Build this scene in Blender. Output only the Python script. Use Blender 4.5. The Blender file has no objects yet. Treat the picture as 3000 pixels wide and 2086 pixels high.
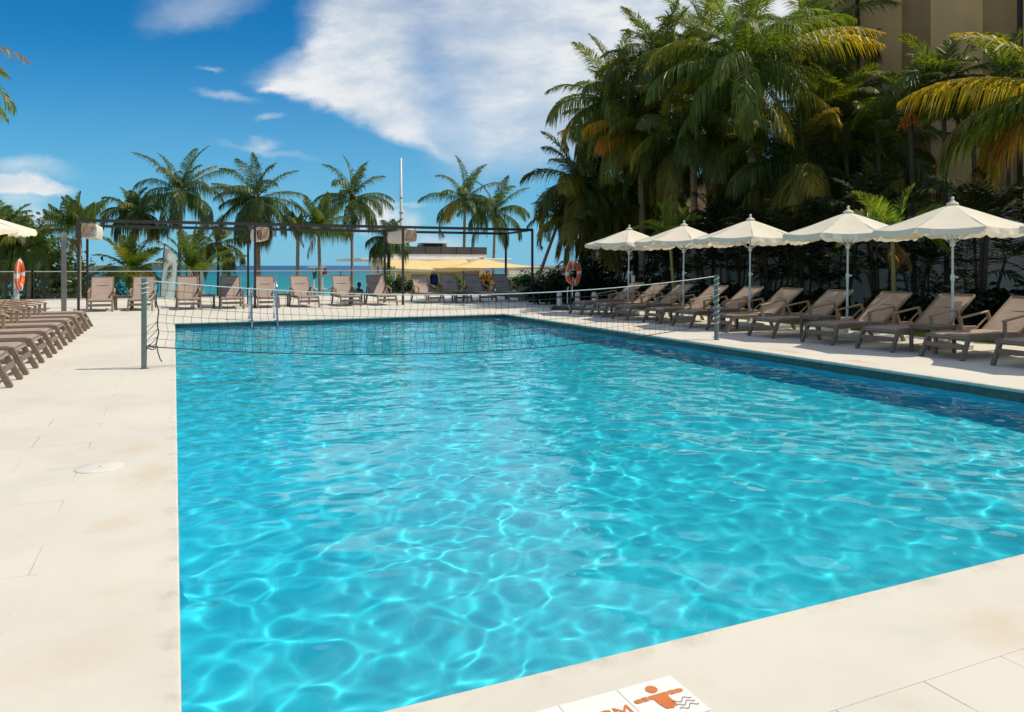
import bpy, math, random
import numpy as np
from mathutils import Vector, Matrix

S = bpy.context.scene
COL = S.collection
RAD = math.radians
PI = math.pi
TH = RAD(24.13)          # heading of the camera, clockwise from +Y (the long axis of the pool)
FPX = 2210.0             # focal length in pixels of the 3000 px wide photograph
EYE = 1.4

def W(px, Y):            # world X of a sight line at depth Y
    return Y * math.tan(TH + math.atan((px - 1500) / FPX))
def depth(X, Y):
    return X * math.sin(TH) + Y * math.cos(TH)
def ZAT(px, py, Y):
    return EYE + (777 - py) / FPX * depth(W(px, Y), Y)

# ------------------------------------------------------------------ node helper
class NX:
    def __init__(s, nt, so): s.nt, s.so = nt, so
    def _m(s, op, *a, clamp=False):
        n = s.nt.nodes.new('ShaderNodeMath'); n.operation = op; n.use_clamp = clamp
        for i, x in enumerate((s,) + a):
            if isinstance(x, NX): s.nt.links.new(x.so, n.inputs[i])
            else: n.inputs[i].default_value = x
        return NX(s.nt, n.outputs[0])
    def __add__(s, o): return s._m('ADD', o)
    def __radd__(s, o): return s._m('ADD', o)
    def __sub__(s, o): return s._m('SUBTRACT', o)
    def __rsub__(s, o): return (s * -1.0) + o
    def __mul__(s, o): return s._m('MULTIPLY', o)
    def __rmul__(s, o): return s._m('MULTIPLY', o)
    def __truediv__(s, o): return s._m('DIVIDE', o)
    def __pow__(s, o): return s._m('POWER', o)
    def abs(s): return s._m('ABSOLUTE')
    def sqrt(s): return s._m('SQRT')
    def max(s, o): return s._m('MAXIMUM', o)
    def min(s, o): return s._m('MINIMUM', o)
    def step(s, a, b, lo=0.0, hi=1.0):      # smooth map of [a,b] on [lo,hi]
        n = s.nt.nodes.new('ShaderNodeMapRange'); n.interpolation_type = 'SMOOTHSTEP'
        s.nt.links.new(s.so, n.inputs['Value'])
        for k, v in (('From Min', a), ('From Max', b), ('To Min', lo), ('To Max', hi)): n.inputs[k].default_value = v
        return NX(s.nt, n.outputs[0])

def noise(nt, vec, scale, detail=4, rough=.55, dist=0.0):
    n = nt.nodes.new('ShaderNodeTexNoise')
    n.inputs['Scale'].default_value = scale; n.inputs['Detail'].default_value = detail
    n.inputs['Roughness'].default_value = rough; n.inputs['Distortion'].default_value = dist
    if vec is not None: nt.links.new(vec, n.inputs['Vector'])
    return NX(nt, n.outputs[0])
def mapped(nt, vec, sc=(1, 1, 1), loc=(0, 0, 0), rot=(0, 0, 0)):
    n = nt.nodes.new('ShaderNodeMapping'); n.inputs['Scale'].default_value = sc
    n.inputs['Location'].default_value = loc; n.inputs['Rotation'].default_value = rot
    nt.links.new(vec, n.inputs['Vector']); return n.outputs[0]
def mixc(nt, fac, a, b):
    n = nt.nodes.new('ShaderNodeMix'); n.data_type = 'RGBA'
    for k, x in ((0, fac), (6, a), (7, b)):
        if isinstance(x, NX): nt.links.new(x.so, n.inputs[k])
        elif hasattr(x, 'is_linked'): nt.links.new(x, n.inputs[k])
        elif isinstance(x, (tuple, list)): n.inputs[k].default_value = (*x[:3], 1)
        else: n.inputs[k].default_value = x
    return n.outputs[2]
def combine(nt, x, y, z):
    n = nt.nodes.new('ShaderNodeCombineXYZ')
    for i, v in enumerate((x, y, z)):
        if isinstance(v, NX): nt.links.new(v.so, n.inputs[i])
        else: n.inputs[i].default_value = v
    return n.outputs[0]

def new_mat(name):
    m = bpy.data.materials.new(name); m.use_nodes = True
    return m, m.node_tree, m.node_tree.nodes['Principled BSDF'], m.node_tree.nodes['Material Output']
def coords(nt, kind='Object'):
    return nt.nodes.new('ShaderNodeTexCoord').outputs[kind]
def position(nt):
    return nt.nodes.new('ShaderNodeNewGeometry').outputs['Position']
def add_bump(nt, b, h, strength=.3, dist=.01):
    n = nt.nodes.new('ShaderNodeBump'); n.inputs['Strength'].default_value = strength; n.inputs['Distance'].default_value = dist
    nt.links.new(h.so, n.inputs['Height']); nt.links.new(n.outputs[0], b.inputs['Normal'])

def mat(name, c, c2=None, rough=.6, scale=6.0, metal=0.0, spec=.5, bump=0.0, bscale=None, stretch=(1, 1, 1), world=False):
    m, nt, b, out = new_mat(name)
    v = position(nt) if world else coords(nt)
    if stretch != (1, 1, 1): v = mapped(nt, v, stretch)
    c2 = c2 or tuple(x * .72 for x in c)
    f = noise(nt, v, scale, 5, .6).step(.32, .68)
    nt.links.new(mixc(nt, f, c, c2), b.inputs['Base Color'])
    b.inputs['Roughness'].default_value = rough; b.inputs['Metallic'].default_value = metal
    b.inputs['Specular IOR Level'].default_value = spec
    if bump: add_bump(nt, b, noise(nt, v, bscale or scale * 6, 4, .6), bump, .01)
    return m

def fabric(name, c, trans=.35, c2=None, weave=0):
    m, nt, b, out = new_mat(name)
    v = coords(nt)
    col = mixc(nt, noise(nt, v, 3.0, 5, .6).step(.3, .72), c, c2 or tuple(x * .86 for x in c))
    nt.links.new(col, b.inputs['Base Color']); b.inputs['Roughness'].default_value = .85; b.inputs['Specular IOR Level'].default_value = .15
    t = nt.nodes.new('ShaderNodeBsdfTranslucent'); nt.links.new(col, t.inputs[0])
    mx = nt.nodes.new('ShaderNodeMixShader'); mx.inputs[0].default_value = trans
    nt.links.new(b.outputs[0], mx.inputs[1]); nt.links.new(t.outputs[0], mx.inputs[2]); nt.links.new(mx.outputs[0], out.inputs[0])
    add_bump(nt, b, noise(nt, v, 14, 3, .5), .25, .02)
    return m

def leaf_mat(name, rough=.42, trans=.32, spec=.4, glow=(2.3, 2.0, .6)):
    m, nt, b, out = new_mat(name)
    a = nt.nodes.new('ShaderNodeAttribute'); a.attribute_name = 'tint'
    nt.links.new(a.outputs['Color'], b.inputs['Base Color']); b.inputs['Roughness'].default_value = rough; b.inputs['Specular IOR Level'].default_value = spec
    t = nt.nodes.new('ShaderNodeBsdfTranslucent')
    mu = nt.nodes.new('ShaderNodeMix'); mu.data_type = 'RGBA'; mu.blend_type = 'MULTIPLY'; mu.inputs[0].default_value = 1
    nt.links.new(a.outputs['Color'], mu.inputs[6]); mu.inputs[7].default_value = (*glow, 1); nt.links.new(mu.outputs[2], t.inputs[0])
    mx = nt.nodes.new('ShaderNodeMixShader'); mx.inputs[0].default_value = trans
    nt.links.new(b.outputs[0], mx.inputs[1]); nt.links.new(t.outputs[0], mx.inputs[2]); nt.links.new(mx.outputs[0], out.inputs[0])
    return m

# ------------------------------------------------------------------ mesh helper
class MB:
    def __init__(s): s.v, s.f, s.c, s.cur = [], [], [], (1, 1, 1)
    def add(s, pts):
        n = len(s.v); s.v.extend(tuple(p) for p in pts); s.c.extend([s.cur] * len(pts)); return n
    def face(s, *i): s.f.append(tuple(i))
    def quad(s, a, b, c, d): n = s.add((a, b, c, d)); s.face(n, n + 1, n + 2, n + 3)
    def box(s, c, d, rz=0.0, bev=0.0, M=None):
        hx, hy, hz = d[0] / 2, d[1] / 2, d[2] / 2
        cs, sn = math.cos(rz), math.sin(rz)
        bev = min(bev, hx * .9, hy * .9, hz * .9)
        def tr(p):
            x, y, z = p
            q = Vector((c[0] + x * cs - y * sn, c[1] + x * sn + y * cs, c[2] + z))
            return tuple(M @ q) if M else tuple(q)
        if bev <= 0:
            P = [(x, y, z) for z in (-hz, hz) for x, y in ((-hx, -hy), (hx, -hy), (hx, hy), (-hx, hy))]
            n = s.add([tr(p) for p in P])
            for q in ((0, 3, 2, 1), (4, 5, 6, 7), (0, 1, 5, 4), (1, 2, 6, 5), (2, 3, 7, 6), (3, 0, 4, 7)): s.face(*[n + i for i in q])
        else:
            b = bev; rings = []
            for z, k in ((-hz, b), (-hz + b, 0), (hz - b, 0), (hz, b)):
                x, y = hx - k, hy - k
                rings.append([(-x + (b - k), -y, z), (x - (b - k), -y, z), (x, -y + (b - k), z), (x, y - (b - k), z), (x - (b - k), y, z), (-x + (b - k), y, z), (-x, y - (b - k), z), (-x, -y + (b - k), z)])
            ids = []
            for r in rings: n = s.add([tr(p) for p in r]); ids.append([n + i for i in range(8)])
            for a, d2 in zip(ids, ids[1:]):
                for i in range(8): s.face(a[i], a[(i + 1) % 8], d2[(i + 1) % 8], d2[i])
            s.face(*ids[0][::-1]); s.face(*ids[-1])
    def bar(s, p, q, w, h, up=(0, 0, 1), bev=0.0):
        p, q = Vector(p), Vector(q); d = (q - p); L = d.length; d.normalize(); up = Vector(up)
        sd = d.cross(up)
        if sd.length < 1e-4: sd = d.cross(Vector((1, 0, 0)))
        sd.normalize(); u = sd.cross(d)
        M = Matrix(((d.x, sd.x, u.x, p.x), (d.y, sd.y, u.y, p.y), (d.z, sd.z, u.z, p.z), (0, 0, 0, 1)))
        s.box((L / 2, 0, 0), (L, w, h), 0, bev, M)
    def tube(s, pts, r, n=8, caps=True):
        pts = [Vector(p) for p in pts]
        rs = r if isinstance(r, (list, tuple)) else [r] * len(pts)
        prev = None; rings = []
        for i, p in enumerate(pts):
            d = (pts[min(i + 1, len(pts) - 1)] - pts[max(i - 1, 0)]).normalized()
            if prev is None:
                a = d.cross(Vector((0, 0, 1)))
                if a.length < 1e-3: a = d.cross(Vector((0, 1, 0)))
                a.normalize()
            else:
                a = (prev - d * prev.dot(d)).normalized()
            prev = a; b = d.cross(a)
            k = s.add([p + (a * math.cos(2 * PI * j / n) + b * math.sin(2 * PI * j / n)) * rs[i] for j in range(n)])
            rings.append(k)
        for a, b in zip(rings, rings[1:]):
            for j in range(n): s.face(a + j, a + (j + 1) % n, b + (j + 1) % n, b + j)
        if caps:
            s.face(*[rings[0] + j for j in range(n)][::-1]); s.face(*[rings[-1] + j for j in range(n)])
    def lathe(s, prof, n=20, c=(0, 0, 0)):
        rings = []
        for r, z in prof:
            rings.append(s.add([(c[0] + r * math.cos(2 * PI * j / n), c[1] + r * math.sin(2 * PI * j / n), c[2] + z) for j in range(n)]))
        for a, b in zip(rings, rings[1:]):
            for j in range(n): s.face(a + j, a + (j + 1) % n, b + (j + 1) % n, b + j)
        s.face(*[rings[0] + j for j in range(n)][::-1]); s.face(*[rings[-1] + j for j in range(n)])
    def grid(s, fn, nu, nv):
        n = s.add([fn(i / nu, j / nv) for j in range(nv + 1) for i in range(nu + 1)])
        for j in range(nv):
            for i in range(nu):
                a = n + j * (nu + 1) + i; s.face(a, a + 1, a + nu + 2, a + nu + 1)
    def poly(s, pts): n = s.add(pts); s.face(*range(n, n + len(pts)))
    def build(s, name, m, parent=None, smooth=False, tint=False):
        me = bpy.data.meshes.new(name); me.from_pydata(s.v, [], s.f); me.update()
        if m: me.materials.append(m)
        if smooth: me.shade_smooth()
        if tint:
            ca = me.color_attributes.new('tint', 'FLOAT_COLOR', 'POINT')
            ca.data.foreach_set('color', np.array([(*c, 1.0) for c in s.c], dtype=np.float32).ravel())
        o = bpy.data.objects.new(name, me); COL.objects.link(o)
        if parent: o.parent = parent
        return o

def tag(o, label=None, cat=None, group=None, kind=None):
    if label: o['label'] = label
    if cat: o['category'] = cat
    if group: o['group'] = group
    if kind: o['kind'] = kind
    return o
def thing(name, label, cat, loc=(0, 0, 0), rz=0.0, group=None):
    o = bpy.data.objects.new(name, None); COL.objects.link(o); o.empty_display_size = .2
    o.location = loc; o.rotation_euler = (0, 0, rz)
    return tag(o, label, cat, group)
def struct(o): return tag(o, kind='structure')
def dup(o, parent=None):
    c = o.copy(); COL.objects.link(c)
    if parent: c.parent = parent
    for ch in o.children: dup(ch, c)
    return c
def auto_smooth(o, ang=35):
    o.data.shade_smooth()
    try: o.data.set_sharp_from_angle(angle=RAD(ang))
    except Exception: pass
    return o

# ------------------------------------------------------------------ light, world, camera
SHX, SHY = -.67, .26                       # shadow cast by one metre of height
EL = math.atan2(1, math.hypot(SHX, SHY))
wd = bpy.data.worlds.new("World"); S.world = wd; wd.use_nodes = True
nt = wd.node_tree; bg = nt.nodes['Background']
sky = nt.nodes.new('ShaderNodeTexSky'); sky.sky_type = 'NISHITA'; sky.sun_disc = False
sky.sun_elevation = EL; sky.sun_rotation = math.atan2(-SHX, -SHY)
sky.air_density = 1.0; sky.dust_density = 0.0; sky.ozone_density = 4.0; sky.altitude = 0
SKYC = dict(sat=1.3, gain=(.25, .98, 1.11))
hs = nt.nodes.new('ShaderNodeHueSaturation'); hs.inputs['Saturation'].default_value = SKYC['sat']
nt.links.new(sky.outputs[0], hs.inputs['Color'])
mu = nt.nodes.new('ShaderNodeMix'); mu.data_type = 'RGBA'; mu.blend_type = 'MULTIPLY'; mu.inputs[0].default_value = 1
nt.links.new(hs.outputs[0], mu.inputs[6]); mu.inputs[7].default_value = (*SKYC['gain'], 1)
skyc = mu.outputs[2]
# clouds: soft shapes laid out on the sky by direction (u to the right of the heading, v up)
dirv = nt.nodes.new('ShaderNodeTexCoord').outputs['Generated']
def dotd(v):
    n = nt.nodes.new('ShaderNodeVectorMath'); n.operation = 'DOT_PRODUCT'
    nt.links.new(dirv, n.inputs[0]); n.inputs[1].default_value = v; return NX(nt, n.outputs['Value'])
fw = dotd((math.sin(TH), math.cos(TH), 0)); rt = dotd((math.cos(TH), -math.sin(TH), 0)); upz = dotd((0, 0, 1))
front = fw.step(.02, .12)
fwc = fw.max(.02)
U = rt / fwc; V = upz / fwc
uv = combine(nt, U, V, 0.0)
w1 = noise(nt, mapped(nt, uv, (1, 1.6, 1), rot=(0, 0, RAD(-28))), 5.0, 7, .62)
w2 = noise(nt, mapped(nt, uv, (1, 1.6, 1), loc=(7, 3, 1)), 5.0, 7, .62)
Uw = U + (w1 - .5) * .11; Vw = V + (w2 - .5) * .08
fine = noise(nt, mapped(nt, uv, (2.0, 7.0, 1), rot=(0, 0, RAD(24))), 4.0, 9, .62)
fine2 = noise(nt, mapped(nt, uv, (1.0, 2.2, 1), loc=(2, 9, 0)), 9.0, 8, .6)
def blob(px, py, a, b, rot=0, s=1.0, inner=.2):
    cu, cv = (px - 1500) / FPX, (777 - py) / FPX
    c, sn = math.cos(RAD(rot)), math.sin(RAD(rot))
    du, dv = Uw - cu, Vw - cv
    x = (du * c + dv * sn) / (a / FPX); y = (dv * c - du * sn) / (b / FPX)
    return (x * x + y * y).sqrt().step(inner, 1.0, s, 0.0)
bl = [blob(1060, 70, 230, 150, 12, .85, .3), blob(960, 110, 120, 70, 40, .5), blob(880, 225, 150, 40, 12, .6), blob(1300, 440, 110, 26, -42, .4, 0), blob(1700, 150, 300, 230, 0, .6, 0),
      blob(600, 20, 250, 80, 12, .34, 0), blob(500, 75, 130, 50, 10, .2, 0),
      blob(800, 247, 60, 20, 0, .8), blob(660, 275, 110, 24, -6, .42, 0), blob(625, 203, 50, 12, -4, .35, 0), blob(778, 340, 50, 14, 4, .4, 0),
      blob(770, 415, 75, 32, 10, .6, 0), blob(780, 440, 200, 18, -6, .25, 0),
      blob(70, 540, 180, 36, -3, 1.0, .55), blob(40, 490, 230, 40, -3, .5, 0), blob(60, 580, 160, 40, 0, .45, 0), blob(140, 640, 90, 45, -8, .6, .1), blob(90, 630, 150, 60, 0, .4, 0),
      blob(1100, 630, 90, 55, 0, .95, .3), blob(1190, 665, 60, 70, 0, .55, .1), blob(1270, 720, 130, 40, 0, .5, .1), blob(1180, 600, 90, 10, 0, .3, 0)]
PXw = Uw * FPX + 1500; PYw = Vw * -FPX + 777
def edge(p1, p2, soft_):          # 1 on the left-hand side of p1 -> p2 (in sky coordinates), soft across the line
    dx_, dy_ = p2[0] - p1[0], p2[1] - p1[1]; l_ = math.hypot(dx_, dy_)
    return ((PXw - p1[0]) * (dy_ / l_) - (PYw - p1[1]) * (dx_ / l_)).step(-soft_, soft_)
main = edge((740, 230), (1300, 445), 26) * edge((1345, 470), (1225, 190), 95) * edge((1225, 190), (1110, -120), 130) * edge((900, 130), (740, 262), 60)._m('MULTIPLY', 1.0)
veil = edge((1330, 520), (1700, 430), 90) * edge((1130, -100), (1330, 470), 110) * PXw.step(1150, 1720, .56, 1.0)
bl += [main * 1.0, veil * .92]
soft = bl[0]
for b_ in bl[1:]: soft = soft + b_ - soft * b_
dens = (soft * (fine.step(.22, .72, .82, 1.1)) * (fine2.step(.2, .75, .8, 1.1)))._m('MULTIPLY', 1.0, clamp=True) * front
ccol = mixc(nt, fine2.step(.3, .75), (6.6, 7.3, 8.0), (9.0, 9.1, 9.2))
haze = V.max(0.0).step(-.12, .34, 1.0, 0.0)
skyh = mixc(nt, haze, skyc, (2.3, 4.9, 7.6))
# unseen white cloud added overhead and behind the camera for neutral ambient light
nb = noise(nt, mapped(nt, dirv, (1, 1, 1.6), (5, 1, 2)), 2.2, 7, .6)
back = nb.step(.42, .66, .08, .62) * (1.0 - front * V.step(.36, .6, 1.0, 0.0)) * upz.step(-.02, .12)
skyh = mixc(nt, back, skyh, (7.4, 7.1, 6.7))
allc = mixc(nt, dens, skyh, ccol)
nt.links.new(allc, bg.inputs[0]); bg.inputs[1].default_value = .098

L = bpy.data.lights.new('sun', 'SUN'); L.energy = 4.15; L.angle = RAD(.53); L.color = (1, .91, .74)
lo = bpy.data.objects.new('sun', L); COL.objects.link(lo); lo.location = (10, -5, 30)
lo.rotation_euler = Vector((SHX, SHY, -1)).to_track_quat('-Z', 'Y').to_euler()
L.cycles.is_caustics_light = True

cam = bpy.data.cameras.new('camera'); co = bpy.data.objects.new('camera', cam); COL.objects.link(co); S.camera = co
co.location = (0, 0, EYE); co.rotation_euler = (RAD(90), 0, -TH)
cam.sensor_width = 36; cam.lens = 36 * FPX / 3000; cam.shift_y = -266 / 3000; cam.clip_start = .05; cam.clip_end = 9000
S.view_settings.view_transform = 'Standard'; S.view_settings.look = 'None'; S.view_settings.exposure = 0
S.cycles.use_denoising = True
S.cycles.max_bounces = 8; S.cycles.transparent_max_bounces = 16
S.cycles.sample_clamp_indirect = 6

# ------------------------------------------------------------------ materials
# deck: cream cast stone with stains and joints
PW, PY0, PY1 = 8.72, 2.31, 20.1
def deck_material(name, joints=True, warm=0.0):
    m, nt, b, out = new_mat(name)
    p = position(nt)
    big = noise(nt, p, .55, 5, .6); mid = noise(nt, mapped(nt, p, (1, 1, 1), (4, 2, 0)), 1.7, 6, .65); fin = noise(nt, p, 26, 6, .7)
    c = mixc(nt, big.step(.35, .7), (.68, .635, .545), (.61, .57, .49))
    c = mixc(nt, mid.step(.56, .78, 0, .38), c, (.56, .46, .32))
    c = mixc(nt, noise(nt, mapped(nt, p, (1, 1, 1), (9, 5, 0)), .9, 4, .6).step(.55, .8, 0, .5), c, (.50, .50, .45))
    c = mixc(nt, fin.step(.58, .8, 0, .28), c, (.42, .36, .27))
    c = mixc(nt, fin.step(.2, .42, .22, 0), c, (.74, .67, .55))
    sp = nt.nodes.new('ShaderNodeSeparateXYZ'); nt.links.new(p, sp.inputs[0]); PXs, PYs = NX(nt, sp.outputs[0]), NX(nt, sp.outputs[1])
    wobx = (noise(nt, p, 3.2, 5, .65) - .5) * .5
    for (cx, cy, rx, ry, st) in ((-.22, 6.45, .22, .3, .34), (-.2, 5.5, .22, .28, .36), (-.12, 5.75, .12, .2, .3), (-.3, 4.6, .2, .2, .3), (-.35, 3.1, .35, .25, .18), (-.9, 2.6, .5, .4, .16), (9.1, 9.4, .14, .5, .6), (9.05, 7.9, .12, .4, .5), (9.2, 14, .2, .6, .4), (2.9, 1.9, .3, .15, .3)):
        ex = (PXs - cx + wobx) / rx; ey = (PYs - cy + wobx) / ry
        c = mixc(nt, (ex * ex + ey * ey).sqrt().step(.2, 1.1, st, 0.0), c, (.56, .44, .29) if cx < 5 else (.60, .33, .22))
    dx_e = (PXs - PW / 2).abs() - PW / 2; dy_e = (PYs - (PY0 + PY1) / 2).abs() - (PY1 - PY0) / 2
    de = dx_e.max(dy_e)
    rim_ = de.step(.0, .10, 1.0, 0.0) * noise(nt, mapped(nt, p, (1, 1, 1), (2, 2, 0)), 5.0, 6, .7).step(.45, .7)
    c = mixc(nt, rim_ * .45, c, (.36, .34, .27))
    grit = noise(nt, p, 90, 3, .6).step(.60, .72) * noise(nt, p, 2.2, 4, .6).step(.4, .7)
    c = mixc(nt, grit * .35, c, (.33, .28, .2))
    if joints:
        br = nt.nodes.new('ShaderNodeTexBrick'); br.offset = .5
        sel = PYs.step(1.7495, 1.7505)
        uu = PXs * sel + (PYs - 1.75) * (1.0 - sel); vv = PYs * sel + (PXs - 2.3) * (1.0 - sel)
        nt.links.new(mapped(nt, combine(nt, uu, vv, 0.0), (1, 1, 1), (.2, .0, 0)), br.inputs['Vector'])
        br.inputs['Scale'].default_value = 1; br.inputs['Mortar Size'].default_value = .0035; br.inputs['Mortar Smooth'].default_value = .3
        br.inputs['Brick Width'].default_value = .8; br.inputs['Row Height'].default_value = .4
        jm = NX(nt, br.outputs['Fac']) * noise(nt, mapped(nt, p, (1, 1, 1), (3, 8, 0)), 1.3, 5, .7).step(.40, .66)
        c = mixc(nt, jm * .75, c, (.22, .19, .14))
        add_bump(nt, b, fin * .4 - jm * 1.2, .25, .006)
    else:
        add_bump(nt, b, fin, .18, .005)
    nt.links.new(c, b.inputs['Base Color']); b.inputs['Roughness'].default_value = .72; b.inputs['Specular IOR Level'].default_value = .25
    return m
M_deck = deck_material('deck_stone'); M_cope = deck_material('coping_stone', False)

# pool lining, waterline mosaic, water
m, nt, b, out = new_mat('pool_lining'); M_floor = m
p = position(nt)
c = mixc(nt, noise(nt, p, .35, 4).step(.3, .7), (.034, .60, .73), (.03, .575, .72))
gr = nt.nodes.new('ShaderNodeTexBrick'); gr.offset = 0; gr.inputs['Scale'].default_value = 1; gr.inputs['Brick Width'].default_value = .3; gr.inputs['Row Height'].default_value = .3
gr.inputs['Mortar Size'].default_value = .006; nt.links.new(p, gr.inputs['Vector'])
c = mixc(nt, NX(nt, gr.outputs['Fac']) * .12, c, (.3, .75, .8))
nt.links.new(c, b.inputs['Base Color']); b.inputs['Roughness'].default_value = .6; b.inputs['Specular IOR Level'].default_value = .2

m, nt, b, out = new_mat('waterline_mosaic'); M_band = m
p = position(nt)
br = nt.nodes.new('ShaderNodeTexBrick'); br.offset = 0; br.inputs['Scale'].default_value = 1; br.inputs['Brick Width'].default_value = .05; br.inputs['Row Height'].default_value = .05
br.inputs['Mortar Size'].default_value = .004
px_ = nt.nodes.new('ShaderNodeSeparateXYZ'); nt.links.new(p, px_.inputs[0])
xy = NX(nt, px_.outputs[0]) + NX(nt, px_.outputs[1])
nt.links.new(combine(nt, xy, NX(nt, px_.outputs[2]), 0.0), br.inputs['Vector'])
br.inputs['Color1'].default_value = (.03, .055, .055, 1); br.inputs['Color2'].default_value = (.06, .09, .085, 1); br.inputs['Mortar'].default_value = (.08, .10, .09, 1)
nt.links.new(mixc(nt, noise(nt, p, 3, 5).step(.4, .75, 0, .6), br.outputs['Color'], (.12, .14, .11)), b.inputs['Base Color']); b.inputs['Roughness'].default_value = .3

m = bpy.data.materials.new('pool_water'); m.use_nodes = True; M_water = m
nt = m.node_tree; g = nt.nodes.new('ShaderNodeBsdfGlass'); g.inputs['IOR'].default_value = 1.33; g.inputs['Roughness'].default_value = 0
g.inputs['Color'].default_value = (.93, 1, 1, 1); nt.links.new(g.outputs[0], nt.nodes['Material Output'].inputs[0])

# sea: turquoise over sand near the beach, deep blue far out
m, nt, b, out = new_mat('sea_water'); M_sea = m
p = position(nt); sx = nt.nodes.new('ShaderNodeSeparateXYZ'); nt.links.new(p, sx.inputs[0])
dist = NX(nt, sx.outputs[1])
wob = noise(nt, mapped(nt, p, (.006, .02, 1)), 1, 5, .6)
dd = dist * (wob * .6 + .7)
c = mixc(nt, dd.step(85, 260), (.001, .235, .235), (.001, .17, .20))
c = mixc(nt, dd.step(240, 520), c, (.001, .10, .17))
c = mixc(nt, dd.step(480, 900), c, (.002, .045, .15))
c = mixc(nt, noise(nt, mapped(nt, p, (.02, .09, 1)), 1, 6, .6).step(.5, .75, 0, .25), c, (.01, .30, .31))
nt.links.new(c, b.inputs['Base Color']); b.inputs['Roughness'].default_value = .35; b.inputs['Specular IOR Level'].default_value = .12
add_bump(nt, b, noise(nt, mapped(nt, p, (.35, 1.1, 1)), 1, 6, .6), .5, .25)

M_sand = mat('sand', (.62, .54, .40), (.5, .43, .31), .9, .6, bump=.3, world=True)
M_soil = mat('soil', (.05, .035, .022), (.025, .02, .014), .95, 2.5, bump=.6, world=True)
M_terra = mat('terracotta', (.42, .19, .08), (.33, .15, .07), .8, 1.5, world=True)
M_frame = mat('lounger_frame', (.22, .155, .11), (.17, .118, .082), .5, 5, stretch=(3, 20, 20), bump=.15)
M_arm_sunlit = mat('sunlit_lounger_arm', (.36, .25, .16), (.27, .18, .11), .5, 5, stretch=(3, 20, 20), bump=.15)  # lighter copy of the frame finish, sunlight put into the arm colour
M_dark = mat('dark_steel', (.022, .019, .018), (.035, .028, .024), .45, 3)
M_galv = mat('post_paint', (.17, .19, .15), (.09, .16, .15), .5, 5, bump=.2)
M_rope = mat('white_rope', (.75, .73, .68), (.6, .58, .52), .8, 60)
M_cord = mat('dark_cord', (.03, .045, .05), (.02, .03, .035), .8, 60)
M_canvas = fabric('umbrella_canvas', (.94, .87, .71), .27, (.88, .80, .64))
M_awning = fabric('awning_cloth', (.93, .74, .38), .25, (.87, .67, .33))
M_white = mat('white_paint', (.86, .84, .80), (.77, .75, .71), .55, 2)
M_whitep = mat('white_plastic', (.74, .74, .70), (.6, .6, .56), .4, 5)
M_alu = mat('aluminium_pole', (.62, .63, .62), (.5, .52, .52), .35, 4, .3)
M_steel = mat('polished_steel', (.68, .72, .74), (.55, .6, .64), .16, 8, .95)
M_orange = mat('buoy_orange', (.85, .13, .02), (.70, .09, .015), .45, 4)
M_grey = mat('grey_metal', (.30, .265, .23), (.24, .21, .185), .5, 3)
M_slate = mat('grey_cladding', (.085, .08, .08), (.06, .057, .058), .6, 1.2)
M_trunk = mat('palm_bark', (.40, .29, .20), (.22, .155, .10), .9, 5, stretch=(2, 2, 9), bump=.8, bscale=22)
M_trunkd = mat('dark_palm_bark', (.10, .075, .05), (.05, .038, .027), .9, 5, stretch=(2, 2, 9), bump=.8, bscale=22)
M_fibre = mat('leaf_fibre', (.22, .12, .06), (.09, .05, .03), .95, 9, bump=.8)
M_nut = mat('coconut_husk', (.38, .20, .05), (.20, .13, .03), .6, 9)
M_palm = leaf_mat('palm_leaf', .42, .45, .5); M_broad = leaf_mat('broad_leaf', .38, .25)
M_shade = leaf_mat('shade_leaf', .65, .15, .12, (1.2, 1.1, .6)); M_grass = leaf_mat('grass_blade', .6, .35)
M_plaster = mat('garden_wall_plaster', (.80, .74, .66), (.62, .58, .51), .85, 1.1, bump=.2, world=True)
M_pale = mat('pavilion_plaster', (.86, .79, .64), (.80, .73, .58), .8, 1.0)
M_glassdark = mat('dark_window', (.015, .017, .02), (.01, .012, .014), .12, 1)
M_blue = mat('navy_towel', (.012, .02, .16), (.01, .015, .10), .9, 9)
M_tile = mat('sign_tile', (.80, .80, .77), (.76, .76, .73), .25, 4)
M_rust = mat('sign_glaze', (.66, .19, .035), (.56, .15, .03), .35, 7)
M_signline = mat('sign_wave_glaze', (.42, .26, .16), (.3, .2, .13), .4, 7)
M_cloth = mat('dark_swimwear', (.006, .010, .016), (.012, .016, .022), .7, 9)
M_banner = fabric('banner_cloth', (.80, .83, .80), .3, (.72, .76, .73))

# sling fabric: woven taupe mesh
m, nt, b, out = new_mat('sling_fabric'); M_sling = m
v = coords(nt)
wv = nt.nodes.new('ShaderNodeTexWave'); wv.bands_direction = 'X'; wv.inputs['Scale'].default_value = 30; wv.inputs['Distortion'].default_value = .5; nt.links.new(v, wv.inputs['Vector'])
c = mixc(nt, noise(nt, v, 5, 6, .65).step(.3, .7), (.455, .345, .28), (.40, .30, .24))
c = mixc(nt, NX(nt, wv.outputs['Fac']) * .18, c, (.25, .16, .12))
nt.links.new(c, b.inputs['Base Color']); b.inputs['Roughness'].default_value = .65
t = nt.nodes.new('ShaderNodeBsdfTranslucent'); nt.links.new(c, t.inputs[0])
mx = nt.nodes.new('ShaderNodeMixShader'); mx.inputs[0].default_value = .12
nt.links.new(b.outputs[0], mx.inputs[1]); nt.links.new(t.outputs[0], mx.inputs[2]); nt.links.new(mx.outputs[0], out.inputs[0])

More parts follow.
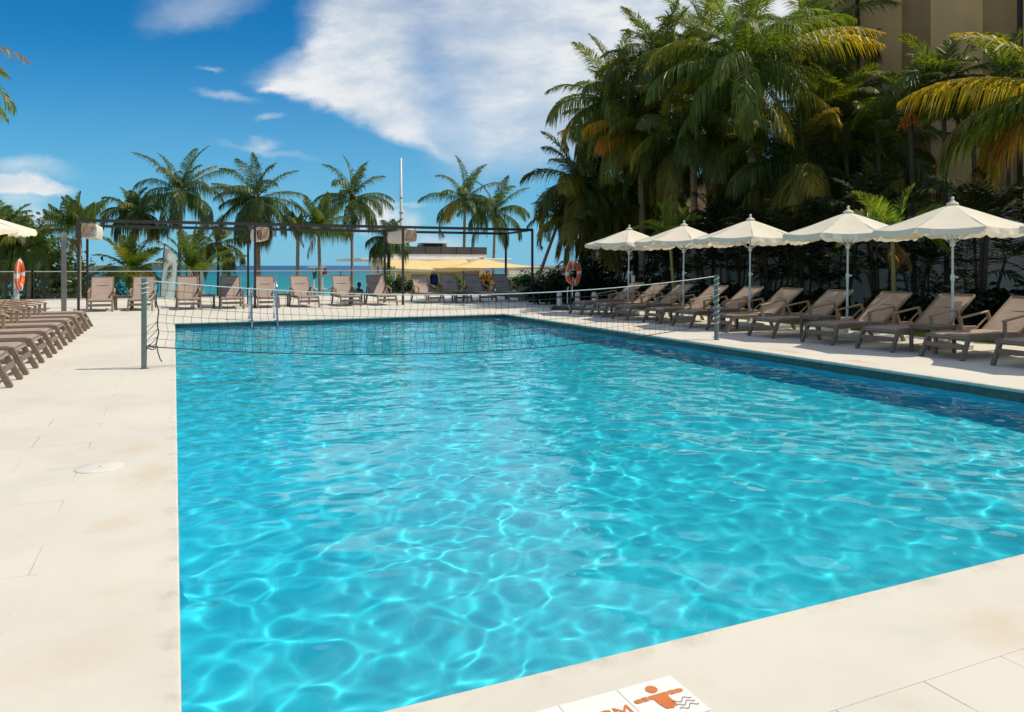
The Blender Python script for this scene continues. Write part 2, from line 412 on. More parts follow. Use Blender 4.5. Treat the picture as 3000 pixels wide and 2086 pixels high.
# hotel render, streaked
m, nt, b, out = new_mat('hotel_render'); M_hotel = m
p = position(nt)
c = mixc(nt, noise(nt, mapped(nt, p, (1, 1, .15)), 1.3, 6, .6).step(.35, .7), (.70, .46, .21), (.61, .40, .18))
c = mixc(nt, noise(nt, p, .8, 5).step(.55, .8, 0, .5), c, (.42, .27, .13))
nt.links.new(c, b.inputs['Base Color']); b.inputs['Roughness'].default_value = .85; add_bump(nt, b, noise(nt, p, 60, 4), .2, .005)

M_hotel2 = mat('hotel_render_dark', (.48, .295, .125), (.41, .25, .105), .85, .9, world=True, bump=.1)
# glass fence: tinted sheet with a fresnel sheen
m = bpy.data.materials.new('fence_glass'); m.use_nodes = True; M_glass = m; nt = m.node_tree
tr = nt.nodes.new('ShaderNodeBsdfTransparent'); tr.inputs[0].default_value = (.86, .96, .95, 1)
gl = nt.nodes.new('ShaderNodeBsdfGlossy'); gl.inputs['Roughness'].default_value = .02
fr = nt.nodes.new('ShaderNodeFresnel'); fr.inputs[0].default_value = 1.45
mx = nt.nodes.new('ShaderNodeMixShader'); nt.links.new(fr.outputs[0], mx.inputs[0]); nt.links.new(tr.outputs[0], mx.inputs[1]); nt.links.new(gl.outputs[0], mx.inputs[2])
nt.links.new(mx.outputs[0], nt.nodes['Material Output'].inputs[0])

# ------------------------------------------------------------------ the setting
PW, PY0, PY1 = 8.72, 2.31, 20.1
ZW = -.13
def frame_sheet(mb, x0, y0, x1, y1, X0, Y0, X1, Y1, z):
    n = mb.add([(X0, Y0, z), (X1, Y0, z), (X1, Y1, z), (X0, Y1, z), (x0, y0, z), (x1, y0, z), (x1, y1, z), (x0, y1, z)])
    for q in ((0, 1, 5, 4), (1, 2, 6, 5), (2, 3, 7, 6), (3, 0, 4, 7)): mb.face(*[n + i for i in q])
CW = .56
mb = MB(); frame_sheet(mb, -CW, PY0 - CW, PW + CW, PY1 + CW, -14, -14, 14.0, 36.6, 0)
mb.quad((-14, 36.6, 0), (14.0, 36.6, 0), (14.0, 36.6, -1.1), (-14, 36.6, -1.1))
struct(mb.build('pool_deck', M_deck))
# coping with a rounded nose
mb = MB()
prof = [(CW, .001), (.0, .004), (-.012, .001), (-.02, -.008), (-.022, -.022), (-.018, -.036), (-.004, -.042), (.0, -.044)]
cor = [(0, PY0, -1, -1), (PW, PY0, 1, -1), (PW, PY1, 1, 1), (0, PY1, -1, 1)]
rings = [mb.add([(x + sx_ * o, y + sy_ * o, z) for o, z in prof]) for x, y, sx_, sy_ in cor]
for k in range(4):
    a, b_ = rings[k], rings[(k + 1) % 4]
    for i in range(len(prof) - 1): mb.face(a + i, b_ + i, b_ + i + 1, a + i + 1)
auto_smooth(struct(mb.build('pool_coping', M_cope)), 50)
mb = MB(); e = .004
for (a, b_) in (((0, PY0), (PW, PY0)), ((PW, PY0), (PW, PY1)), ((PW, PY1), (0, PY1)), ((0, PY1), (0, PY0))):
    mb.quad((a[0], a[1], -.25), (b_[0], b_[1], -.25), (b_[0], b_[1], -.043), (a[0], a[1], -.043))
struct(mb.build('waterline_tiles', M_band))
mb = MB(); zb = -1.15
mb.quad((0, PY0, zb), (PW, PY0, zb), (PW, PY1, zb), (0, PY1, zb))
fl = struct(mb.build('pool_floor', M_floor)); fl.cycles.is_caustics_receiver = True
mb = MB()
for (a, b_) in (((0, PY0), (PW, PY0)), ((PW, PY0), (PW, PY1)), ((PW, PY1), (0, PY1)), ((0, PY1), (0, PY0))):
    mb.quad((a[0], a[1], zb), (b_[0], b_[1], zb), (b_[0], b_[1], -.25), (a[0], a[1], -.25))
fl = struct(mb.build('pool_walls', mat('pool_wall_lining', (.03, .56, .78), (.028, .53, .76), .6, 1, world=True))); fl.cycles.is_caustics_receiver = True

rng = np.random.default_rng(11)
nx_, ny_ = int(PW / .018), int((PY1 - PY0) / .018)
GX, GY = np.meshgrid(np.linspace(0, PW, nx_), np.linspace(PY0, PY1, ny_)); H = np.zeros_like(GX)
def lap_of(Z):
    gy, gx = np.gradient(Z, (PY1 - PY0) / (ny_ - 1), PW / (nx_ - 1))
    return np.gradient(gy, (PY1 - PY0) / (ny_ - 1), axis=0) + np.gradient(gx, PW / (nx_ - 1), axis=1)
def waves(n, lo_, hi_, pw, spread):
    Z = np.zeros_like(GX)
    for _ in range(n):
        lam = lo_ * (hi_ / lo_) ** rng.random(); th = rng.normal(RAD(75), RAD(spread)); k = 2 * PI / lam
        Z += lam ** pw * np.sin(k * (GX * math.cos(th) + GY * math.sin(th)) + rng.random() * 6.28)
    return Z
H = waves(170, .15, .55, 1.7, 75); H *= .9 / lap_of(H).std()
HL = waves(40, .7, 2.4, 1.5, 60); HL *= .16 / lap_of(HL).std(); H += HL
R2 = waves(50, .09, .17, 1.5, 80); R2 *= .8 / lap_of(R2).std()
patch = .55 + .45 * np.sin(GX * 1.1 + 2 * np.sin(GY * .4)) * np.sin(GY * .8 + 1.0)
H = H + R2 * np.clip(patch, .1, 1)
H *= .85 + .25 * np.sin(GX * .9 + 1.3) * np.sin(GY * .55 + .4)          # calmer and livelier patches
me = bpy.data.meshes.new('pool_water'); nv = nx_ * ny_; me.vertices.add(nv)
me.vertices.foreach_set('co', np.stack([GX, GY, H + ZW], -1).astype(np.float32).ravel())
ii = np.arange(nv).reshape(ny_, nx_); q = np.stack([ii[:-1, :-1], ii[:-1, 1:], ii[1:, 1:], ii[1:, :-1]], -1).reshape(-1, 4)
me.loops.add(q.size); me.loops.foreach_set('vertex_index', q.ravel().astype(np.int32))
me.polygons.add(len(q)); me.polygons.foreach_set('loop_start', np.arange(0, q.size, 4, dtype=np.int32)); me.update(); me.validate(); me.shade_smooth()
me.materials.append(M_water)
wo = bpy.data.objects.new('pool_water', me); COL.objects.link(wo); struct(wo); wo.cycles.is_caustics_caster = True

# ground all around, beach and sea out to the horizon
mb = MB()
mb.quad((-6000, 36.6, -1.1), (6000, 36.6, -1.1), (6000, 58, -1.2), (-6000, 58, -1.2))
mb.quad((-6000, 58, -1.2), (6000, 58, -1.2), (6000, 95, -3.3), (-6000, 95, -3.3))
struct(mb.build('beach', M_sand))
mb = MB(); mb.quad((-6000, 78, -2.75), (6000, 78, -2.75), (6000, 7000, -2.75), (-6000, 7000, -2.75)); struct(mb.build('sea', M_sea))
mb = MB()
for (x0, x1, y0, y1) in ((-6000, -14, -3000, 36.6), (14.0, 6000, -3000, 36.6), (-14, 14.0, -3000, -14)):
    mb.quad((x0, y0, -.05), (x1, y0, -.05), (x1, y1, -.05), (x0, y1, -.05))
struct(mb.build('ground', M_sand))
mb = MB(); mb.quad((13.4, -14, .006), (45, -14, .006), (45, 36, .006), (13.4, 36, .006)); struct(mb.build('planting_bed', M_soil))
mb = MB(); mb.quad((-14, 30.2, .006), (-5.6, 30.2, .006), (-4.6, 34.8, .006), (-14, 34.8, .006)); struct(mb.build('terracotta_terrace', M_terra))

# grass strip behind the loungers
random.seed(5)
mb = MB()
for i in range(15000):
    x = 13.3 + abs(random.gauss(0, .45)); y = random.uniform(4, 21); h = random.uniform(.03, .085); a = random.uniform(0, 6.28)
    g_ = random.uniform(.8, 1.25); mb.cur = (.13 * g_, .22 * g_, .025)
    dx_, dy_ = math.cos(a) * .006, math.sin(a) * .006; lx, ly = random.gauss(0, .02), random.gauss(0, .02)
    n = mb.add([(x - dx_, y - dy_, 0), (x + dx_, y + dy_, 0), (x + lx, y + ly, h)]); mb.face(n, n + 1, n + 2)
tag(mb.build('grass', M_grass, tint=True), 'strip of short bright green grass behind the right loungers', 'grass', kind='stuff')

# ------------------------------------------------------------------ sun loungers
def make_lounger(run, rise, name='sun_lounger'):
    t = thing(name, 'lounger', 'sun lounger')
    f = MB(); hw = .325
    for s in (-1, 1): f.box((.99, s * hw, .325), (1.94, .042, .075), bev=.008)
    for x in (.03, 1.93): f.box((x, 0, .322), (.045, hw * 2, .06), bev=.008)
    f.box((-.045, 0, .2), (.035, hw * 2 - .05, .075), bev=.006); f.box((1.2, 0, .31), (.04, hw * 2, .04))
    auto_smooth(f.build('frame', M_frame, t))
    st = MB()
    def seat(u, v):
        x = -.004 + 1.26 * u; y = (v - .5) * .63
        z = .372 - .016 * math.sin(PI * v) * math.sin(PI * min(1, u * 1.1)) - .05 * max(0, .05 - u) / .05
        return (x, y, z)
    st.grid(seat, 24, 8); st.grid(lambda u, v: tuple(np.add(seat(u, 1 - v), (0, 0, -.008))), 24, 8)
    st.build('seat', M_sling, t, smooth=True)
    bk = MB(); hx, hz = 1.24, .365
    L_ = math.hypot(run, rise); dx_, dz_ = run / L_, rise / L_
    def back(u, v, o=0):
        s = L_ * u; y = (v - .5) * .60; sag = .018 * math.sin(PI * v) * math.sin(PI * u)
        return (hx + dx_ * s + dz_ * (sag + o), y, hz + dz_ * s - dx_ * (sag + o))
    bk.grid(lambda u, v: back(u, v), 16, 8); bk.grid(lambda u, v: back(u, 1 - v, .008), 16, 8)
    bo = bk.build('backrest', M_sling, t, smooth=True)
    fr = MB()
    for s in (-1, 1): fr.bar((hx, s * .308, hz - .01), (hx + run, s * .308, hz + rise - .004), .032, .04, bev=.006)
    fr.bar((hx + run, -.30, hz + rise - .004), (hx + run, .30, hz + rise - .004), .036, .036, bev=.006)
    auto_smooth(fr.build('backrest_frame', M_frame, bo))
    pr = MB()
    for s in (-1, 1): pr.bar((hx + run * .62, s * .25, hz + rise * .62 - .03), (1.72, s * .25, .30), .022, .022)
    pr.bar((hx + run * .62, -.26, hz + rise * .62 - .03), (hx + run * .62, .26, hz + rise * .62 - .03), .02, .02)
    pr.build('prop_bar', M_dark, t)
    for s in (-1, 1):
        l = MB(); l.bar((.05, s * hw, .35), (-.12, s * (hw + .01), .0), .05, .068, bev=.006); auto_smooth(l.build('leg', M_frame, t))
        l = MB(); l.bar((1.55, s * hw, .33), (1.72, s * (hw + .01), .0), .05, .065, bev=.006); auto_smooth(l.build('leg', M_frame, t))
        a = MB(); y = s * (hw + .028)
        a.bar((.80, y, .30), (.80, y, .545), .04, .055, up=(1, 0, 0), bev=.005)
        a.bar((.76, y, .555), (1.44, y, .655), .055, .026, bev=.006)
        a.bar((1.425, y, .66), (1.60, y, .30), .05, .045, bev=.006); a.bar((1.1, y, .345), (1.42, y, .56), .02, .02)
        auto_smooth(a.build('armrest', M_arm_sunlit, t))
    return t
low = make_lounger(.74, .52); high = make_lounger(.55, .66)
ORD = ['first', 'second', 'third', 'fourth', 'fifth', 'sixth', 'seventh', 'eighth', 'ninth', 'tenth', 'eleventh', 'twelfth']
used = set()
def place_lounger(proto, x, y, rz, label, group):
    o = proto if id(proto) not in used else dup(proto); used.add(id(proto))
    o.location = (x, y, 0); o.rotation_euler = (0, 0, rz); o['label'] = label; o['category'] = 'sun lounger'; o['group'] = group
    return o
rj = random.Random(4)
right_far = [19.25, 18.1, 16.9, 15.6, 14.4, 13.15, 11.8, 10.4, 9.24, 8.05, 6.9]
for i, yf in enumerate(right_far):
    lab = 'taupe lounger %s from the far end of the row under cream umbrellas' % ORD[i]
    if i == 0: lab = 'taupe sling lounger at the far end of the umbrella row, next to the white bollards'
    if i == 10: lab = 'taupe sling lounger cut off by the right edge, nearest in the umbrella row'
    place_lounger(low, 10.58 + rj.uniform(-.05, .05), yf - .36, rj.uniform(-.025, .025), lab, 'loungers on the right side of the pool')
for i, px in enumerate([305, 415, 551, 670, 770, 879, 997, 1097, 1231, 1311, 1381, 1463]):
    yb = 27.45 if i < 8 else 28.15
    lab = 'upright taupe lounger %s from the left in the far row by the fence' % ORD[i]
    if i == 8: lab = 'upright taupe lounger with a navy towel over its back, ninth in the far row'
    if i == 1: lab = 'upright taupe lounger seen partly behind the left volleyball post'
    place_lounger(high, W(px, yb) + rj.uniform(-.03, .03), yb - 1.72, PI / 2 + rj.uniform(-.04, .04), lab, 'loungers facing the pool along the far deck')
for i, yc in enumerate([10.55, 11.65, 12.93, 14.15, 15.47, 16.7, 17.95, 19.25]):
    lab = 'brown lounger %s from the camera in the row left of the pool' % ORD[i]
    if i == 0: lab = 'brown lounger nearest the camera at the left edge, only its foot end showing'
    place_lounger(low, -1.83, yc, PI + rj.uniform(-.02, .02), lab, 'loungers on the left side of the pool')
for i, (x, y) in enumerate([(-3.75, 23.75), (-3.85, 25.0)]):
    place_lounger(low, x, y, PI + rj.uniform(-.05, .05), ['brown lounger beyond the left row, in front of the far left lifebuoy', 'brown lounger beyond the left row, behind the far left lifebuoy'][i], 'loungers on the left side of the pool')

# navy towel on a chair back
mb = MB(); tx, ty = W(1252, 28.1), 28.1
mb.grid(lambda u, v: (tx + .12 + .26 * u + .02 * math.sin(v * 7), 28.02 + .03 * math.sin(u * 9) + (.10 if v > .55 else -.03) - .03 * v, .62 + .43 * (1 - abs(2 * v - 1))), 8, 14)
tag(mb.build('towel', M_blue, smooth=True), 'navy blue towel hanging over a lounger back in the far row', 'towel')

# ------------------------------------------------------------------ side tables
def make_table():
    t = thing('side_table', 't', 'side table')
    a = MB()
    a.box((0, 0, .43), (.5, .5, .025), bev=.006)
    for s in (-1, 1):
        a.box((0, s * .225, .40), (.46, .03, .04)); a.box((s * .225, 0, .40), (.03, .42, .04))
    auto_smooth(a.build('table_top', M_frame, t))
    for x in (-1, 1):
        for y in (-1, 1):
            l = MB(); l.box((x * .215, y * .215, .2), (.05, .05, .4), bev=.005); auto_smooth(l.build('leg', M_frame, t))
    return t
tab = make_table(); first = True
tabs = [(11.15, 8.32, 'small brown side table between the two loungers under the nearest umbrella'), (11.2, 10.72, 'small brown side table beside the umbrella second from the right edge'),
        (11.1, 13.35, 'small brown side table under the middle umbrella of the right row'), (11.2, 15.9, 'small brown side table under the second umbrella from the far end'), (11.2, 18.3, 'small brown side table under the farthest umbrella')]
for px, l in ((362, 'small brown side table between the two leftmost loungers of the far row'), (606, 'small brown side table right of the third lounger in the far row'), (826, 'small brown side table in the far row, right of the pool ladder'),
              (1046, 'small brown side table in the far row near the pavilion poles'), (1347, 'small dark side table among the four shaded loungers of the far row')):
    tabs.append((W(px, 26.6), 26.6, l))
for x, y, l in tabs:
    o = tab if first else dup(tab); first = False
    o.location = (x, y, 0); o['label'] = l; o['group'] = 'small side tables between the loungers'

# ------------------------------------------------------------------ umbrellas
def make_umbrella():
    t = thing('pool_umbrella', 'u', 'umbrella')
    N, R_ = 8, 1.25; zt, zr = 2.44, 2.0
    c = MB(); sub = 6
    def rim(k): a = 2 * PI * k / N; return Vector((R_ * math.cos(a), R_ * math.sin(a), zr))
    top = Vector((0, 0, zt))
    def pt(k, u, s):       # panel k, u across, s out from the apex
        a, b_ = rim(k), rim(k + 1); e_ = a.lerp(b_, u); p = top.lerp(e_, s)
        sagm = math.sin(PI * u); p.z -= .03 * sagm * s * s + .012 * math.sin(PI * s) - .008 * math.sin(PI * s * 2)
        out = Vector((e_.x, e_.y, 0)).normalized(); p -= out * .03 * sagm * s
        return p
    for k in range(N): c.grid(lambda u, v: pt(k, u, v), 8, 8)
    cn = c.build('canopy', M_canvas, t, smooth=True)
    va = MB()
    for k in range(N):
        def val(u, v):
            p = pt(k, u, 1.0); out = Vector((p.x, p.y, 0)).normalized()
            drop = (.05 + .045 * min(1, math.sin(PI * u) * 3.2) + .010 * math.sin(u * 23 + k * 1.7)) * v
            return tuple(p + Vector((0, 0, -drop)) + out * (.016 * v * math.sin(u * 21 + k * 2.1) + .008 * v * math.sin(u * 47 + k) + .03 * v))
        va.grid(val, 28, 4)
    va.build('valance', M_canvas, cn, smooth=True)
    vc = MB()
    vc.lathe([(.10, zt - .02), (.085, zt + .012), (.05, zt + .03), (.03, zt + .04), (.004, zt + .045)], 24)
    vc.build('top_collar', M_canvas, cn, smooth=True)
    fi = MB(); fi.lathe([(.012, zt + .03), (.034, zt + .035), (.036, zt + .05), (.02, zt + .06), (.015, zt + .07), (.026, zt + .082), (.028, zt + .098), (.02, zt + .112), (.003, zt + .12)], 14)
    fi.build('finial', M_whitep, t, smooth=True)
    po = MB(); po.tube([(0, 0, .06), (0, 0, 1.18)], .024, 12); auto_smooth(po.build('pole', M_alu, t))
    po = MB(); po.tube([(0, 0, 1.18), (0, 0, zt + .03)], .019, 12); auto_smooth(po.build('upper_pole', M_alu, t))
    cl = MB(); cl.tube([(0, 0, 1.14), (0, 0, 1.24)], .034, 12); cl.bar((0, -.03, 1.2), (0, -.085, 1.2), .03, .03); auto_smooth(cl.build('clamp', M_whitep, t))
    for k in range(N):
        r = MB(); a = rim(k); r.bar((a.x * .02, a.y * .02, zt - .05), (a.x * .98, a.y * .98, zr - .0), .016, .014)
        r.bar((a.x * .5, a.y * .5, zt - .05 - (zt - zr) * .5 + .02), (a.x * .03, a.y * .03, zr - .22), .011, .011); r.build('rib', M_alu, t)
    hb = MB(); hb.tube([(0, 0, zr - .28), (0, 0, zr - .18)], .04, 12); auto_smooth(hb.build('hub', M_whitep, t))
    ba = MB(); ba.lathe([(.30, .0), (.33, .01), (.33, .075), (.30, .10), (.10, .115), (.06, .12), (.05, .30), (.036, .31)], 8)
    auto_smooth(ba.build('base', M_whitep, t), 30)
    return t
um = make_umbrella(); first = True
ums = [(12.02, 8.6, .2, (0, .0), 'cream umbrella nearest the camera in the right row, with white base'), (11.98, 10.76, .36, (.01, 0), 'cream umbrella second from the right edge, beside the small bright palm'),
       (11.9, 13.4, .1, (.0, .012), 'cream umbrella in the middle of the right row, just right of the volleyball post'), (11.98, 15.95, .3, (.0, .015), 'cream umbrella second from the far end of the right row'),
       (11.86, 18.35, .15, (-.01, .028), 'cream umbrella at the far end of the right row, tilted slightly'), (12.1, 6.12, .28, (0, 0), 'cream umbrella cut off at the right edge, only its canopy corner showing'),
       (-3.35, 14.6, .25, (.02, 0), 'cream umbrella over the left lounger row, cut off by the left edge')]
for x, y, rz, ti, l in ums:
    o = um if first else dup(um); first = False
    o.location = (x, y, 0); o.rotation_euler = (ti[0], ti[1], rz); o['label'] = l; o['group'] = 'cream pool umbrellas'

# ------------------------------------------------------------------ volleyball posts and net
NY = 11.33; NX0, NX1 = -.37, 9.27
def net_post(x, label, wraps, zr0, zr1, rad, sq):
    t = thing('volleyball_post', label, 'net post', (x, NY, 0), 0, 'volleyball net posts')
    p = MB()
    if sq: p.box((0, 0, .615), (.068, .068, 1.23), bev=.012)
    else: p.tube([(0, 0, 0), (0, 0, 1.22)], rad, 14)
    auto_smooth(p.build('post', M_galv, t))
    b_ = MB(); b_.lathe([(.07, 0), (.07, .006), (.045, .012)], 18); b_.build('floor_plate', M_steel, t)
    r = MB(); R_ = .05 if sq else rad + .007
    pts = [(R_ * math.cos(k * .5), R_ * math.sin(k * .5), zr0 + (zr1 - zr0) * k / (wraps * 12.57)) for k in range(int(wraps * 12.57))]
    r.tube(pts, .006, 5); r.build('rope_wrap', M_rope, t)
    return t
net_post(NX0, 'square grey-green net post standing by the left pool edge', 3.5, .98, 1.2, .035, True)
net_post(NX1, 'round green net post wrapped in white rope by the right pool edge', 9, .25, 1.18, .042, False)
t = thing('volleyball_net', 'sagging volleyball net stretched across the pool between two posts', 'net', (0, NY, 0))
A, B = NX0 + .05, NX1 - .05
def ztop(u): return 1.19 - 4 * u * (1 - u) * .265
def zbot(u): return .30 - 4 * u * (1 - u) * .295
r = MB(); r.tube([(A + (B - A) * k / 60, 0, ztop(k / 60)) for k in range(61)], .0085, 6); r.build('top_rope', M_rope, t, smooth=True)
u0, u1 = .012, .965
r = MB(); r.tube([(A + (B - A) * k / 60, 0, zbot(k / 60)) for k in range(61)], .0075, 6); r.build('bottom_rope', M_cord, t, smooth=True)
mbn = MB(); ncol, nrow = 82, 8
rn = random.Random(9)
ph = [rn.uniform(0, 6.28) for _ in range(ncol + 1)]
def npt(i, v):
    u = u0 + (u1 - u0) * i / ncol
    j = v * nrow
    return (A + (B - A) * u + .014 * math.sin(j * 2.2 + i * .35) + .010 * math.sin(ph[i] + j), .02 * math.sin(i * .7 + j * .5), ztop(u) + (zbot(u) - ztop(u)) * v)
for i in range(ncol + 1): mbn.tube([npt(i, k / 16) for k in range(17)], .0027, 4, False)
for j in range(1, nrow): mbn.tube([npt(i, j / nrow) for i in range(ncol + 1)], .0027, 4, False)
mbn.build('mesh', M_cord, t)
lc = MB(); zz = []
for k in range(9):
    z = ztop(0) - .05 - k * .105
    zz.append((A - .05, -.03, z - .06)); zz.append(tuple(Vector(npt(0, min(1, (k + .5) / 9)))))
lc.tube(zz[:9], .006, 5); lc.build('lacing', M_rope, t)
lc = MB(); lc.tube([npt(0, k / 9) for k in range(10)], .009, 5); lc.tube(zz[10:], .006, 5)
lc.tube([(A - .02, -.02, .3), (A + .02, -.04, .33), (A + .07, -.03, .28), (A + .11, -.04, .31), (A + .12, -.04, .22), (A + .15, -.04, .12), (A + .17, -.04, .09)], .008, 5)
lc.tube([(A - .02, -.02, .29), (A + .05, -.05, .26), (A + .10, -.05, .27), (A + .06, -.05, .31)], .008, 5); lc.build('knotted_cord', M_cord, t)

# ------------------------------------------------------------------ pool ladder
t = thing('pool_ladder', 'stainless steel pool ladder with two tall handrails at the far pool edge', 'ladder', (2.1, PY1, 0))
for s, hh in ((-.31, .84), (.31, .98)):
    pts = [(s, .62, 0)]; pts += [(s, .62, hh * .7)]
    for k in range(9):
        a = PI * k / 8; pts.append((s, .36 + .26 * math.cos(a), hh * .74 + .26 * hh * math.sin(a)))
    pts += [(s, .0, .12), (s, -.12, -.1), (s, -.13, -.85)]
    h = MB(); h.tube(pts, .026, 10); h.build('handrail', M_steel, t, smooth=True)
    f_ = MB(); f_.lathe([(.05, 0), (.05, .012), (.03, .02)], 14, (s, .62, 0)); f_.build('floor_flange', M_steel, t)
for z in (-.32, -.6): 
    s_ = MB(); s_.box((0, -.13, z), (.6, .08, .03), bev=.01); s_.build('step', M_steel, t)

# ------------------------------------------------------------------ depth sign, skimmer lid
def text_mesh(body, size, mtl, parent, name, loc, rz=0, ext=.0008):
    cu = bpy.data.curves.new(name, 'FONT'); cu.body = body; cu.size = size; cu.extrude = ext; cu.align_x = 'CENTER'; cu.align_y = 'CENTER'
    tmp = bpy.data.objects.new('tmp', cu); COL.objects.link(tmp); bpy.context.view_layer.update()
    me = bpy.data.meshes.new_from_object(tmp.evaluated_get(bpy.context.evaluated_depsgraph_get()))
    bpy.data.objects.remove(tmp); bpy.data.curves.remove(cu)
    me.materials.clear(); me.materials.append(mtl); me.name = name
    o = bpy.data.objects.new(name, me); COL.objects.link(o); o.parent = parent; o.location = loc; o.rotation_euler = (0, 0, rz); return o
t = thing('depth_sign', 'white tile strip set in the near pool edge with orange depth lettering and swimmer symbol', 'sign', (1.43, 2.01, 0))
TS = .215
for i in range(4):
    tl = MB(); tl.box((-i * TS, 0, .004), (TS - .0012, TS - .0012, .009), bev=.0012); auto_smooth(tl.build('tile', M_tile, t))
zt_ = .0095
text_mesh('CM', .085, M_rust, t, 'lettering', (-TS + .034, -.012, zt_))
text_mesh('8', .085, M_rust, t, 'lettering', (-TS - .066, -.012, zt_))
sw = MB()
def flat(pts, z=zt_ + .0006): sw.poly([(x, y, z) for x, y in pts])
k_ = TS / .22
flat([(-.002 + .0205 * math.cos(a * PI / 12), .060 + .0205 * math.sin(a * PI / 12)) for a in range(24)])
flat([(-.038, .030), (.035, .030), (.035, .012), (.026, .008), (.026, -.04), (.004, -.055), (-.02, -.05), (-.028, -.02), (-.028, .008), (-.038, .012)])
for s in (-1, 1):
    o_ = -.0015
    flat([(o_ + s * .041, .031), (o_ + s * .062, .031), (o_ + s * .062, .009), (o_ + s * .041, .009)][::s])
    flat(([(o_ + s * .066, .029)] + [(o_ + s * (.083 + .010 * math.cos(a)), .019 + .010 * math.sin(a)) for a in (PI / 2, PI / 4, 0, -PI / 4, -PI / 2)] + [(o_ + s * .066, .009)])[::-s])
sw.build('swimmer_symbol', M_rust, t)
wv_ = MB()
for k in range(3):
    y0 = -.034 - k * .019
    pts = [(.018 + .072 * q / 24, y0 + .0075 * math.sin(q / 24 * 11 + .6) + .012 * q / 24) for q in range(25)]
    for a, b_ in zip(pts, pts[1:]): wv_.quad((a[0], a[1] - .002, zt_ + .0006), (b_[0], b_[1] - .002, zt_ + .0006), (b_[0], b_[1] + .002, zt_ + .0006), (a[0], a[1] + .002, zt_ + .0006))
wv_.build('wave_symbol', M_signline, t)
t = thing('skimmer_lid', 'round white skimmer lid set flush in the stained left pool edge', 'lid', (-.47, 5.93, 0))
l = MB(); l.lathe([(.147, 0), (.147, .0055), (.143, .0075), (.02, .0085), (.002, .0085)], 40); auto_smooth(l.build('cover', mat('lid_plastic', (.74, .71, .63), (.68, .64, .55), .5, 6), t))
l = MB(); l.lathe([(.156, 0), (.156, .0035), (.150, .0045)], 40); l.build('rim', M_cope, t); l = MB(); l.lathe([(.008, .0085), (.007, .0105)], 10); l.build('screw', M_grey, t)

# ------------------------------------------------------------------ lifebuoys
def buoy(name, label, loc, rz, R_, zc, tilt=0.0):
    t = thing(name, label, 'lifebuoy', (loc[0], loc[1], zc), rz, 'orange and white lifebuoys')
    r_ = R_ * .19; Rm = R_ - r_
    def seg(a0, a1, k):
        mbq = MB(); mbq.grid(lambda u, v: ((r_ * k * .75) * math.sin(v * 2 * PI), (Rm + r_ * k * math.cos(v * 2 * PI)) * math.cos(a0 + (a1 - a0) * u), (Rm + r_ * k * math.cos(v * 2 * PI)) * math.sin(a0 + (a1 - a0) * u)), 40 if a1 - a0 > 1 else 6, 14); return mbq
    seg(0, 2 * PI, 1).build('ring', M_orange, t, smooth=True)
    for a in (RAD(4), RAD(184), RAD(100), RAD(280)):
        seg(a - .17, a + .17, 1.045).build('white_band', M_whitep, t, smooth=True)
    g_ = MB(); g_.tube([(-.0 + r_ * .3, (R_ + .018 + .02 * math.sin(4 * a * PI / 24)) * math.cos(a * PI / 24), (R_ + .018 + .02 * math.sin(4 * a * PI / 24)) * math.sin(a * PI / 24)) for a in range(49)], .009, 5); g_.build('grab_rope', M_rope, t)
    return t
bx, by = 11.5, 21.1
buoy('lifebuoy', 'orange lifebuoy on a dark stand beside the white bollards, right of the pool', (bx + .03, by - .09), RAD(294), .375, EYE - (800 - 777) / FPX * depth(bx, by))
t = thing('lifebuoy_stand', 'thin dark stand carrying the right lifebuoy among the bollards', 'stand', (bx, by, 0))
p_ = MB(); p_.tube([(0, 0, 0), (0, 0, 1.55)], .026, 8); p_.build('pole', M_dark, t)
p_ = MB(); p_.bar((0, -.28, 1.26), (0, .28, 1.26), .03, .03); p_.bar((-.03, -.05, 1.5), (-.12, -.05, 1.53), .02, .02); p_.build('bracket', M_alu, t)
p_ = MB(); p_.tube([(0, .16, .72), (-.02, .2, .55), (0, .22, .3), (-.05, .12, .2)], .018, 6); p_.tube([(0, -.1, .75), (-.04, -.16, .55), (0, -.1, .4)], .018, 6); p_.build('throw_rope', M_rope, t)
bx, by = -4.22, 25.9
buoy('lifebuoy', 'orange and white lifebuoy seen edge-on on a white post at far left', (bx + .12, by - .02), RAD(358), .44, EYE - (805 - 777) / FPX * depth(bx, by))
t = thing('lifebuoy_post', 'white peeling post carrying the far left lifebuoy', 'stand', (bx + .03, by + .05, 0))
p_ = MB(); p_.box((0, 0, .62), (.13, .10, 1.24), bev=.012); auto_smooth(p_.build('post', M_whitep, t)); p_ = MB(); p_.box((0, 0, .04), (.3, .28, .08), bev=.01); p_.build('base', M_slate, t)

# ------------------------------------------------------------------ bollards by the right deck
bl_ = [(1639, 21.6, 'short white bollard left of the right lifebuoy'), (1692, 21.3, 'short white bollard directly below the right lifebuoy'), (1741, 20.9, 'short white bollard with black band, nearest the farthest right lounger')]
first = None
for px, y, lab in bl_:
    if first is None:
        t = thing('bollard', lab, 'bollard', (W(px, y), y, 0), 0, 'white bollards by the lifebuoy')
        a = MB(); a.lathe([(.085, .03), (.085, .34), (.08, .355)], 18); auto_smooth(a.build('body', M_whitep, t))
        a = MB(); a.lathe([(.088, .355), (.088, .40)], 18); a.build('band', M_dark, t)
        a = MB(); a.lathe([(.088, .40), (.088, .45), (.075, .5), (.045, .535), (.004, .545)], 18); a.build('cap', M_whitep, t, smooth=True)
        a = MB(); a.lathe([(.15, 0), (.15, .03), (.1, .035)], 18); a.build('base', M_dark, t); first = t
    else:
        o = dup(first); o.location = (W(px, y), y, 0); o['label'] = lab
